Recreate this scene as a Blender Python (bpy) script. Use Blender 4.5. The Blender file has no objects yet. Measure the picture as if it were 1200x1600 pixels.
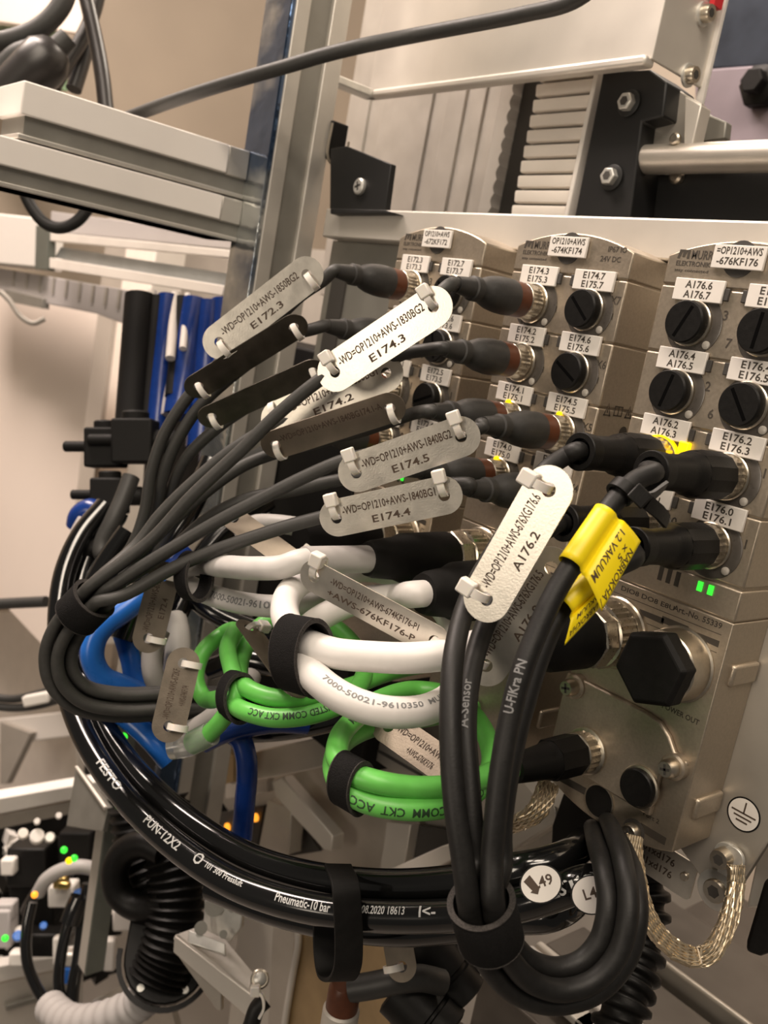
import bpy, math, random
import numpy as np
from mathutils import Vector, Matrix
random.seed(7)
SC = bpy.context.scene
COL = SC.collection
MM = 0.001
def V(*a): return np.array(a, float)

# ------------------------------------------------------------------ camera
FPX = 1417.58
RC = np.array([[0.6239073, 0.76053543, 0.17979304], [0.26279248, 0.01249259, -0.9647715], [-0.73598899, 0.64917624, -0.19206877]])
_u, _s, _vt = np.linalg.svd(RC); RC = _u @ _vt          # rows: image right, image down, forward (world: X along plate, Y into plate, Z up)
CAM = V(0, -300, 0)
cd = bpy.data.cameras.new('camera'); cam = bpy.data.objects.new('camera', cd); COL.objects.link(cam)
m = Matrix.Identity(4)
for i in range(3):
    m[i][0] = RC[0][i]; m[i][1] = -RC[1][i]; m[i][2] = -RC[2][i]; m[i][3] = CAM[i] * MM
cam.matrix_world = m
cd.sensor_fit = 'VERTICAL'; cd.sensor_height = 36; cd.lens = FPX / 1600 * 36
cd.clip_start = 0.01; cd.clip_end = 50
cd.dof.use_dof = True; cd.dof.focus_distance = 0.325; cd.dof.aperture_fstop = 17
SC.camera = cam

# ------------------------------------------------------------------ world, lights, exposure
w = bpy.data.worlds.new('world'); SC.world = w; w.use_nodes = True
bg = w.node_tree.nodes['Background']; bg.inputs[0].default_value = (1.0, 0.91, 0.80, 1); bg.inputs[1].default_value = 0.09
def area(name, loc, tgt, sx, sy, power, col):
    l = bpy.data.lights.new(name, 'AREA'); l.shape = 'RECTANGLE'; l.size = sx; l.size_y = sy; l.energy = power; l.color = col
    o = bpy.data.objects.new(name, l); COL.objects.link(o); o.location = loc
    o.rotation_euler = (Vector(tgt) - Vector(loc)).to_track_quat('-Z', 'Y').to_euler()
    return o
WARM = (1.0, 0.86, 0.71)
area('ceiling_lamp_a', (0.15, -0.75, 1.3), (-0.2, -0.1, 0), 0.9, 0.25, 13, WARM)
area('tag_mirror_lamp', (-0.05, -1.5, 0.05), (-0.25, 0, -0.02), 0.36, 0.46, 4.6, (1.0, 0.86, 0.70))  # unseen lamp added behind the camera so the front tags shine white
area('ceiling_lamp_b', (0.55, -0.7, 1.0), (-0.5, -0.1, 0.10), 0.9, 0.2, 8, WARM)
area('ceiling_lamp_c', (-1.3, -0.55, 1.4), (-1.35, 0.1, -0.1), 1.2, 0.4, 55, (1.0, 0.84, 0.74))
area('ceiling_lamp_d', (-0.75, 0.75, 1.25), (-0.8, 0.5, -0.6), 0.9, 0.3, 16, (1.0, 0.86, 0.72))
SC.view_settings.view_transform = 'Standard'; SC.view_settings.look = 'None'
SC.view_settings.exposure = 0.0; SC.view_settings.gamma = 1.0; SC.view_settings.use_curve_mapping = False

# ------------------------------------------------------------------ picking points in space (mm)
def ray(px, py): return RC.T @ V((px - 600) / FPX, (py - 800) / FPX, 1.0)
def D(px, py, d): return CAM + ray(px, py) * d                       # at depth d along the viewing axis
def on(px, py, a, v): r = ray(px, py); return CAM + r * (v - CAM[a]) / r[a]
def onX(px, py, v): return on(px, py, 0, v)
def onY(px, py, v): return on(px, py, 1, v)
def onZ(px, py, v): return on(px, py, 2, v)
def nrm(v): v = np.asarray(v, float); return v / (np.linalg.norm(v) + 1e-12)
EX, EY, EZ = V(1, 0, 0), V(0, 1, 0), V(0, 0, 1)

# ------------------------------------------------------------------ materials
def material(name, col, rough=0.5, metal=0.0, noise=0.0, nscale=300, bump=0.0, bscale=800, coat=0.0, emit=None, trans=0.0, spec=0.5, stretch=(1, 1, 1), sub=0.0):
    mt = bpy.data.materials.new(name); mt.use_nodes = True
    nt = mt.node_tree; b = nt.nodes['Principled BSDF']
    c = (col[0], col[1], col[2], 1)
    b.inputs['Base Color'].default_value = c
    b.inputs['Roughness'].default_value = rough; b.inputs['Metallic'].default_value = metal
    b.inputs['Specular IOR Level'].default_value = spec
    if coat: b.inputs['Coat Weight'].default_value = coat; b.inputs['Coat Roughness'].default_value = 0.08
    if trans: b.inputs['Transmission Weight'].default_value = trans
    if sub: b.inputs['Subsurface Weight'].default_value = sub; b.inputs['Subsurface Radius'].default_value = (0.003, 0.002, 0.001)
    if emit: b.inputs['Emission Color'].default_value = (emit[0], emit[1], emit[2], 1); b.inputs['Emission Strength'].default_value = emit[3]
    if noise or bump:
        tc = nt.nodes.new('ShaderNodeTexCoord'); mp = nt.nodes.new('ShaderNodeMapping'); mp.inputs['Scale'].default_value = stretch
        nt.links.new(tc.outputs['Object'], mp.inputs['Vector'])
    if noise:
        n = nt.nodes.new('ShaderNodeTexNoise'); n.inputs['Scale'].default_value = nscale; n.inputs['Detail'].default_value = 5
        nt.links.new(mp.outputs[0], n.inputs['Vector'])
        r = nt.nodes.new('ShaderNodeValToRGB')
        r.color_ramp.elements[0].position = 0.3; r.color_ramp.elements[1].position = 0.7
        r.color_ramp.elements[0].color = tuple(max(0, x * (1 - noise)) for x in col) + (1,)
        r.color_ramp.elements[1].color = tuple(min(1, x * (1 + noise)) for x in col) + (1,)
        nt.links.new(n.outputs['Fac'], r.inputs[0]); nt.links.new(r.outputs[0], b.inputs['Base Color'])
        rr = nt.nodes.new('ShaderNodeMapRange'); rr.inputs[3].default_value = rough * 0.85; rr.inputs[4].default_value = min(1, rough * 1.2)
        nt.links.new(n.outputs['Fac'], rr.inputs[0]); nt.links.new(rr.outputs[0], b.inputs['Roughness'])
    if bump:
        n2 = nt.nodes.new('ShaderNodeTexNoise'); n2.inputs['Scale'].default_value = bscale; n2.inputs['Detail'].default_value = 3
        nt.links.new(mp.outputs[0], n2.inputs['Vector'])
        bp = nt.nodes.new('ShaderNodeBump'); bp.inputs['Strength'].default_value = bump; bp.inputs['Distance'].default_value = 0.0004
        nt.links.new(n2.outputs['Fac'], bp.inputs['Height']); nt.links.new(bp.outputs[0], b.inputs['Normal'])
    return mt
M = dict(
    nickel=material('nickel_housing', (0.45, 0.385, 0.305), 0.40, 0.8, 0.07, 900, 0.12, 3500),
    nickel_side=material('nickel_bright', (0.60, 0.54, 0.45), 0.32, 1.0, 0.06, 600),
    knurl=material('knurled_nickel', (0.66, 0.60, 0.50), 0.28, 1.0, 0.1, 900),
    zinc=material('zinc_plate', (0.66, 0.65, 0.61), 0.38, 0.6, 0.16, 90, 0.08, 1200),
    sheet=material('sheet_metal', (0.56, 0.52, 0.46), 0.42, 0.75, 0.08, 40, 0.05, 900),
    sheet_light=material('sheet_light', (0.70, 0.66, 0.60), 0.45, 0.55, 0.05, 30),
    alu=material('anodised_aluminium', (0.60, 0.57, 0.52), 0.42, 0.6, 0.05, 60, 0.05, 700),
    alu_dark=material('aluminium_slot', (0.30, 0.29, 0.26), 0.5, 0.6, 0.08, 60),
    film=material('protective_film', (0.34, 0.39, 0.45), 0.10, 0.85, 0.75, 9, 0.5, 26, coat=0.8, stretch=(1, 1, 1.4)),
    steel=material('stamped_steel_tag', (0.66, 0.62, 0.55), 0.34, 0.9, 0.10, 160, 0.10, 1500),
    steel_dull=material('dull_steel_tag', (0.26, 0.22, 0.175), 0.42, 0.85, 0.12, 140, 0.1, 1500),
    ink=material('engraved_ink', (0.07, 0.045, 0.03), 0.7),
    print_grey=material('laser_print', (0.055, 0.045, 0.035), 0.6),
    white_ink=material('white_print', (0.5, 0.5, 0.49), 0.6),
    grey_ink=material('grey_print', (0.20, 0.20, 0.20), 0.6),
    label=material('white_label', (0.78, 0.74, 0.69), 0.5, 0, 0.02, 200),
    black=material('black_plastic', (0.006, 0.0055, 0.005), 0.45, 0, 0.2, 500, 0.1, 1500, spec=0.25),
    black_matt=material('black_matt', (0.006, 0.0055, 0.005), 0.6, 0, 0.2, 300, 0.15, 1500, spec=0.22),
    black_anod=material('black_anodised', (0.010, 0.010, 0.010), 0.5, 0.2),
    rubber=material('grey_rubber_jacket', (0.040, 0.039, 0.036), 0.52, 0, 0.1, 500, 0.12, 1400),
    rubber_blk=material('black_rubber_jacket', (0.010, 0.0095, 0.009), 0.5, 0, 0.15, 400, 0.12, 1400, spec=0.35),
    mould=material('grey_overmould', (0.034, 0.033, 0.031), 0.48, 0, 0.12, 400, 0.12, 900),
    brown=material('brown_translucent', (0.11, 0.034, 0.014), 0.36, 0, 0.15, 300),
    hose=material('black_hose', (0.006, 0.006, 0.006), 0.14, 0, coat=0.5),
    hose_brown=material('dark_hose', (0.022, 0.019, 0.017), 0.35),
    white_cable=material('white_cable_jacket', (0.76, 0.73, 0.70), 0.42, 0, 0.03, 150),
    shaded_white=material('shaded_white_jacket', (0.58, 0.56, 0.54), 0.42, 0, 0.04, 150),  # white jacket with the rear coil's shade put into the colour
    post_green=material('dark_green_grey', (0.13, 0.14, 0.12), 0.5, 0.2, 0.1, 60),
    blue_grey=material('pale_blue_grey_sheet', (0.40, 0.42, 0.42), 0.4, 0.3, 0.08, 40),
    table_dark=material('grey_brown_profile', (0.125, 0.108, 0.092), 0.45, 0.4, 0.1, 60),
    grey_cable=material('light_grey_jacket', (0.40, 0.38, 0.36), 0.45, 0, 0.04, 150),
    grey_tube=material('grey_sleeve', (0.42, 0.40, 0.39), 0.5),
    green=material('green_cable_jacket', (0.13, 0.50, 0.085), 0.38, 0, 0.06, 200),
    green_ink=material('dark_print', (0.02, 0.05, 0.02), 0.6),
    blue=material('blue_tube', (0.006, 0.034, 0.20), 0.25, 0, 0.1, 200),
    blue_light=material('light_blue_tube', (0.02, 0.16, 0.62), 0.28, 0, 0.06, 200),
    velcro=material('black_velcro', (0.008, 0.0075, 0.0075), 0.95, 0, 0.5, 1500, 1.0, 2600, spec=0.2),
    velcro_rim=material('velcro_edge', (0.05, 0.045, 0.042), 0.95, 0, 0.6, 2500, 1.0, 3500, spec=0.2),
    tie=material('natural_cable_tie', (0.80, 0.76, 0.70), 0.38, 0, sub=0.3),
    yellow=material('yellow_flag_label', (0.85, 0.66, 0.005), 0.42),
    marker=material('marker_ink', (0.06, 0.035, 0.01), 0.7),
    led_green=material('green_led', (0.02, 0.5, 0.02), 0.4, emit=(0.05, 1.0, 0.05, 1.1)),
    led_yellow=material('yellow_led', (0.6, 0.4, 0.0), 0.4, emit=(1.0, 0.62, 0.0, 1.6)),
    led_orange=material('orange_led', (0.6, 0.25, 0.0), 0.4, emit=(1.0, 0.35, 0.03, 1.5)),
    led_off=material('light_pipe', (0.62, 0.58, 0.52), 0.3, 0, trans=0.3),
    window=material('grey_port_window', (0.085, 0.075, 0.065), 0.28, 0.1, 0.1, 400),
    steel_shaded=material('shaded_steel_tag', (0.10, 0.088, 0.072), 0.40, 0.8, 0.2, 140, 0.1, 1500),  # steel tag with a dark reflection painted into its base colour
    copper=material('braided_copper', (0.66, 0.56, 0.41), 0.36, 0.9, 0.2, 900),
    lit_alu=material('lit_aluminium', (0.88, 0.83, 0.78), 0.4, 0, 0.02, 30),  # aluminium beam ribs, the light falling on them put into the colour
    wall_far=material('beige_far_wall', (0.33, 0.275, 0.215), 0.8, 0, 0.10, 3),
    brass=material('brass', (0.62, 0.44, 0.16), 0.3, 1.0),
    wall=material('white_wall', (0.84, 0.74, 0.66), 0.8, 0, 0.02, 3),
    wall_b=material('beige_wall', (0.50, 0.43, 0.35), 0.8, 0, 0.12, 2.5),
    floor=material('grey_floor', (0.22, 0.20, 0.18), 0.6, 0, 0.06, 6),
    cream=material('cream_paint', (0.80, 0.74, 0.67), 0.55, 0, 0.04, 30),
    cream_dk=material('grey_paint', (0.36, 0.33, 0.29), 0.55, 0, 0.06, 30),
    violet=material('violet_grey_panel', (0.25, 0.21, 0.24), 0.45, 0.2, 0.2, 14),
    navy=material('dark_blue_panel', (0.035, 0.045, 0.065), 0.3, 0.3, 0.3, 30),
    pcb=material('green_panel', (0.12, 0.20, 0.10), 0.6, 0, 0.3, 60),
    red=material('red_tape', (0.62, 0.02, 0.03), 0.5),
    duct=material('grey_duct', (0.47, 0.44, 0.43), 0.6),
    deep_black=material('deep_black_slot', (0.001, 0.001, 0.001), 0.8, spec=0.05),
    shadow_slot=material('slot_recess', (0.05, 0.045, 0.04), 0.7),
    clear=material('clear_sleeve', (0.75, 0.75, 0.72), 0.15, 0, trans=0.75),
    ochre=material('brass_sheet', (0.46, 0.34, 0.19), 0.36, 0.85, 0.15, 40),
)

_r = [n for n in M['film'].node_tree.nodes if n.type == 'VALTORGB'][0].color_ramp       # film: navy and pale reflections painted into its colour
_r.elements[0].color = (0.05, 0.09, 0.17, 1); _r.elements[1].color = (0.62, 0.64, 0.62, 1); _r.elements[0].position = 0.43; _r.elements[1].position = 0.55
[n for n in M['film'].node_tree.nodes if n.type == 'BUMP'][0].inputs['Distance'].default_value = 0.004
# ------------------------------------------------------------------ mesh building
class MB:
    def __init__(s): s.v = []; s.f = []
    def add(s, vs, fs):
        b = len(s.v); s.v.extend([tuple(x) for x in vs]); s.f.extend([tuple(i + b for i in f) for f in fs])
    def box(s, x0, x1, y0, y1, z0, z1):
        if x0 > x1: x0, x1 = x1, x0
        if y0 > y1: y0, y1 = y1, y0
        if z0 > z1: z0, z1 = z1, z0
        s.add([(x0, y0, z0), (x1, y0, z0), (x1, y1, z0), (x0, y1, z0), (x0, y0, z1), (x1, y0, z1), (x1, y1, z1), (x0, y1, z1)],
              [(0, 3, 2, 1), (4, 5, 6, 7), (0, 1, 5, 4), (1, 2, 6, 5), (2, 3, 7, 6), (3, 0, 4, 7)]); return s
    def obox(s, c, a, b, n):                                  # oriented box from three half vectors
        c, a, b, n = map(np.asarray, (c, a, b, n))
        if np.dot(np.cross(a, b), n) < 0: a = -a
        vs = [c + i * a + j * b + k * n for k in (-1, 1) for j, i in ((-1, -1), (-1, 1), (1, 1), (1, -1))]
        s.add(vs, [(0, 3, 2, 1), (4, 5, 6, 7), (0, 1, 5, 4), (1, 2, 6, 5), (2, 3, 7, 6), (3, 0, 4, 7)]); return s
    def prism(s, poly, o, u, v, n, depth):                    # polygon in (u, v) at o, pushed along n
        o, u, v, n = map(np.asarray, (o, u, v, n))
        k = len(poly); p0 = [o + a * u + b * v for a, b in poly]; p1 = [p + n * depth for p in p0]
        A = sum(poly[i][0] * poly[(i + 1) % k][1] - poly[(i + 1) % k][0] * poly[i][1] for i in range(k))
        flip = (A * np.dot(np.cross(u, v), n) * depth) < 0
        fs = [tuple(range(k))[::-1], tuple(range(k, 2 * k))] + [(i, (i + 1) % k, k + (i + 1) % k, k + i) for i in range(k)]
        if flip: fs = [f[::-1] for f in fs]
        s.add(p0 + p1, fs); return s
    def lathe(s, prof, o, ax, seg=24, sx=1.0, sy=1.0, up=None, teeth=None, closed=False, ph=0.0):
        o = np.asarray(o, float); ax = nrm(ax)
        u = np.cross(ax, up if up is not None else (EZ if abs(ax[2]) < 0.9 else EX)); u = nrm(u); v = np.cross(ax, u)
        vs = []
        for k, (t, r) in enumerate(prof):
            tt = teeth[k] if teeth else 0
            for i in range(seg):
                a = 2 * math.pi * i / seg + ph; q = r * (1 - (tt if i % 2 else 0))
                vs.append(o + ax * t + u * math.cos(a) * q * sx + v * math.sin(a) * q * sy)
        n = len(prof); fs = []
        for k in range(n if closed else n - 1):
            k2 = (k + 1) % n
            for i in range(seg):
                j = (i + 1) % seg
                fs.append((k * seg + i, k * seg + j, k2 * seg + j, k2 * seg + i))
        if not closed:
            fs.append(tuple(range(seg))[::-1]); fs.append(tuple((n - 1) * seg + i for i in range(seg)))
        s.add(vs, fs); return s
    def tube(s, path, r, seg=14, rads=None, cap=True, squash=None):
        T, N, B = frames(path); n = len(path); vs = []
        for k in range(n):
            rr = rads[k] if rads is not None else r
            for i in range(seg):
                a = 2 * math.pi * i / seg
                vs.append(path[k] + (N[k] * math.cos(a) + B[k] * math.sin(a)) * rr)
        fs = [(k * seg + i, k * seg + (i + 1) % seg, (k + 1) * seg + (i + 1) % seg, (k + 1) * seg + i) for k in range(n - 1) for i in range(seg)]
        if cap: fs.append(tuple(range(seg))[::-1]); fs.append(tuple((n - 1) * seg + i for i in range(seg)))
        s.add(vs, fs); return s
    def strap(s, path, wd, w, t):                             # flat band along path, width direction(s) wd
        n = len(path); T, _, _ = frames(path); vs = []
        for k in range(n):
            W = wd[k] if isinstance(wd, list) else wd
            W = nrm(W - T[k] * np.dot(W, T[k])); Nn = np.cross(T[k], W)
            for a, b in ((-1, -1), (1, -1), (1, 1), (-1, 1)): vs.append(path[k] + W * a * w / 2 + Nn * b * t / 2)
        fs = [(k * 4 + i, k * 4 + (i + 1) % 4, k * 4 + 4 + (i + 1) % 4, k * 4 + 4 + i) for k in range(n - 1) for i in range(4)]
        fs += [(3, 2, 1, 0), tuple((n - 1) * 4 + i for i in range(4))]
        s.add(vs, fs); return s

def spline(pts, sub=7):
    P = [np.asarray(p, float) for p in pts]
    if len(P) < 3: return [P[0] + (P[-1] - P[0]) * t for t in np.linspace(0, 1, sub + 1)]
    P = [2 * P[0] - P[1]] + P + [2 * P[-1] - P[-2]]
    out = []
    for i in range(1, len(P) - 2):
        p0, p1, p2, p3 = P[i - 1:i + 3]
        a = 0.5
        t0 = 0; t1 = t0 + np.linalg.norm(p1 - p0) ** a + 1e-9; t2 = t1 + np.linalg.norm(p2 - p1) ** a + 1e-9; t3 = t2 + np.linalg.norm(p3 - p2) ** a + 1e-9
        for t in np.linspace(t1, t2, sub, endpoint=False):
            A1 = (t1 - t) / (t1 - t0) * p0 + (t - t0) / (t1 - t0) * p1; A2 = (t2 - t) / (t2 - t1) * p1 + (t - t1) / (t2 - t1) * p2; A3 = (t3 - t) / (t3 - t2) * p2 + (t - t2) / (t3 - t2) * p3
            B1 = (t2 - t) / (t2 - t0) * A1 + (t - t0) / (t2 - t0) * A2; B2 = (t3 - t) / (t3 - t1) * A2 + (t - t1) / (t3 - t1) * A3
            out.append((t2 - t) / (t2 - t1) * B1 + (t - t1) / (t2 - t1) * B2)
    out.append(P[-2]); return out
def frames(path):
    n = len(path); T = []
    for i in range(n): T.append(nrm(path[min(i + 1, n - 1)] - path[max(i - 1, 0)]))
    N = [nrm(np.cross(T[0], EZ if abs(T[0][2]) < 0.9 else EX))]
    for i in range(1, n): N.append(nrm(N[-1] - T[i] * np.dot(N[-1], T[i])))
    return T, N, [np.cross(T[i], N[i]) for i in range(n)]

ORG = {}
def build(name, mb, mat, parent=None, smooth=35, bevel=0, kind=None, label=None, loc=None):
    me = bpy.data.meshes.new(name)
    o = bpy.data.objects.new(name, me); COL.objects.link(o)
    if parent is not None: org = ORG[parent.name]; o.parent = parent
    else:
        a = np.array(mb.v); org = np.asarray(loc, float) if loc is not None else V(*(a.min(0) + a.max(0)) / 2)
        if loc is None: org[2] = a[:, 2].min()
        o.location = org * MM
    ORG[o.name] = org
    vv = (np.array(mb.v) - org) * MM
    me.from_pydata(vv.tolist(), [], mb.f); me.materials.append(mat)
    me.polygons.foreach_set('use_smooth', [bool(smooth)] * len(me.polygons))
    if smooth: me.set_sharp_from_angle(angle=math.radians(smooth))
    if bevel:
        b = o.modifiers.new('bevel', 'BEVEL'); b.width = bevel * MM; b.segments = 2; b.limit_method = 'ANGLE'; b.angle_limit = math.radians(40)
    if kind: o['kind'] = kind
    if label: o['label'] = label
    return o
def tag(o, label, cat, group=None):
    o['label'] = label; o['category'] = cat
    if group: o['group'] = group
    return o
def thing(name, label, cat, loc, group=None):
    o = bpy.data.objects.new(name, None); COL.objects.link(o); o.location = np.asarray(loc, float) * MM; o.empty_display_size = 0.01
    ORG[o.name] = np.asarray(loc, float); return tag(o, label, cat, group)
def structure(name, mb, mat, **k): return build(name, mb, mat, kind='structure', **k)

# ------------------------------------------------------------------ lettering (flat text meshes, wrapped onto whatever they stand on)
_TX = {}
def text2d(s):
    if s not in _TX:
        c = bpy.data.curves.new('lettering', 'FONT'); c.body = s; c.size = 1; c.resolution_u = 2; c.offset = 0.018; c.align_x = 'LEFT'
        o = bpy.data.objects.new('lettering', c); me = o.to_mesh()
        vs = np.array([v.co[:2] for v in me.vertices]) if len(me.vertices) else np.zeros((0, 2)); fs = [tuple(p.vertices) for p in me.polygons]
        o.to_mesh_clear(); bpy.data.objects.remove(o); bpy.data.curves.remove(c)
        vs = vs - vs.min(0); _TX[s] = (vs, fs)
    return _TX[s]
def text_cut(s):                                             # the same, sliced into low rows so that it can bend round a cable
    import bmesh
    vs, fs = text2d(s); b = bmesh.new(); q = [b.verts.new((x, y, 0)) for x, y in vs]
    for f in fs:
        try: b.faces.new([q[i] for i in f])
        except ValueError: pass
    for k in range(1, 6): bmesh.ops.bisect_plane(b, geom=b.verts[:] + b.edges[:] + b.faces[:], plane_co=(0, vs[:, 1].max() * k / 6, 0), plane_no=(0, 1, 0))
    b.verts.index_update(); r = (np.array([v.co[:2] for v in b.verts]), [tuple(v.index for v in f.verts) for f in b.faces]); b.free(); return r
def text_flat(mb, s, o, u, v, h, w=None, align='c', lift=0.0, n=None):
    vs, fs = text2d(s); e = vs.max(0); sy = h / 0.73; sx = sy if w is None else w / e[0]
    ox = {'c': -e[0] * sx / 2, 'l': 0, 'r': -e[0] * sx}[align]
    o = np.asarray(o, float) + (np.asarray(n) * lift if n is not None else 0)
    mb.add([o + u * (x * sx + ox) + v * (y * sy) for x, y in vs], fs)
def text_tube(mb, s, path, r, start, h, w=None, flip=False, roll=0.0):
    """print on a round cable: start = arc length (mm) where the word begins; roll turns it about the cable away from the viewer side"""
    vs, fs = text_cut(s); e = vs.max(0); sy = h / 0.73; sx = sy if w is None else w / e[0]
    P = np.array(path); L = np.concatenate([[0], np.cumsum(np.linalg.norm(P[1:] - P[:-1], axis=1))]); T, _, _ = frames(path); T = np.array(T)
    out = []
    for x, y in vs:
        a = start + (x * sx if not flip else (e[0] - x) * sx); yy = (y - e[1] / 2) * sy
        if flip: yy = -yy
        p = V(*[np.interp(a, L, P[:, k]) for k in range(3)]); t = nrm(V(*[np.interp(a, L, T[:, k]) for k in range(3)]))
        c = CAM - p; n = nrm(c - t * np.dot(c, t)); b = np.cross(n, t); ph = yy / r + roll
        out.append(p + (n * math.cos(ph) + b * math.sin(ph)) * (r + 0.06))
    mb.add(out, fs)
def near(path, px, py):                                        # arc length of the path point that stands nearest to a direction of view
    P = np.array(path); L = np.concatenate([[0], np.cumsum(np.linalg.norm(P[1:] - P[:-1], axis=1))])
    q = (P - CAM) @ RC.T; xy = np.stack([600 + FPX * q[:, 0] / q[:, 2], 800 + FPX * q[:, 1] / q[:, 2]], 1)
    return L[np.argmin(((xy - V(px, py)) ** 2).sum(1))]

# ================================================================== SETTING
structure('wall_left', MB().box(-2100, -2060, -1500, 1700, -1300, 1700), M['wall_far'])
structure('wall_back', MB().box(-2100, 900, 1560, 1600, -1300, 1700), M['wall_b'])
structure('floor', MB().box(-2100, 900, -1500, 1600, -1340, -1300), M['floor'])

# ------------------------------------------------------------------ mounting plate that carries the modules
PL = thing('mounting_plate', 'long light grey metal plate standing behind the three connection boxes', 'plate', (-300, 31, -190))
zt = 62.0
mb = MB().prism([(-310, zt - 14), (-60, zt - 14), (-60, -60), (-126, -157), (-134, -190), (-160, -176), (-178, -171), (-310, -160)], (0, 26, 0), EX, EZ, EY, 4)
build('plate_body', mb, M['sheet'], PL, bevel=0.6)
build('top_rail', MB().box(-466, -60, 22, 60, zt - 14, zt + 2.5), M['sheet_light'], PL, bevel=1.0)
build('rear_sheet', MB().box(-470, -308, 33, 37, -170, zt - 14), M['alu_dark'], PL, bevel=0.6)
build('rear_slot', MB().box(-462, -448, 31.5, 34, -60, 30), M['shadow_slot'], PL)

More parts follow.
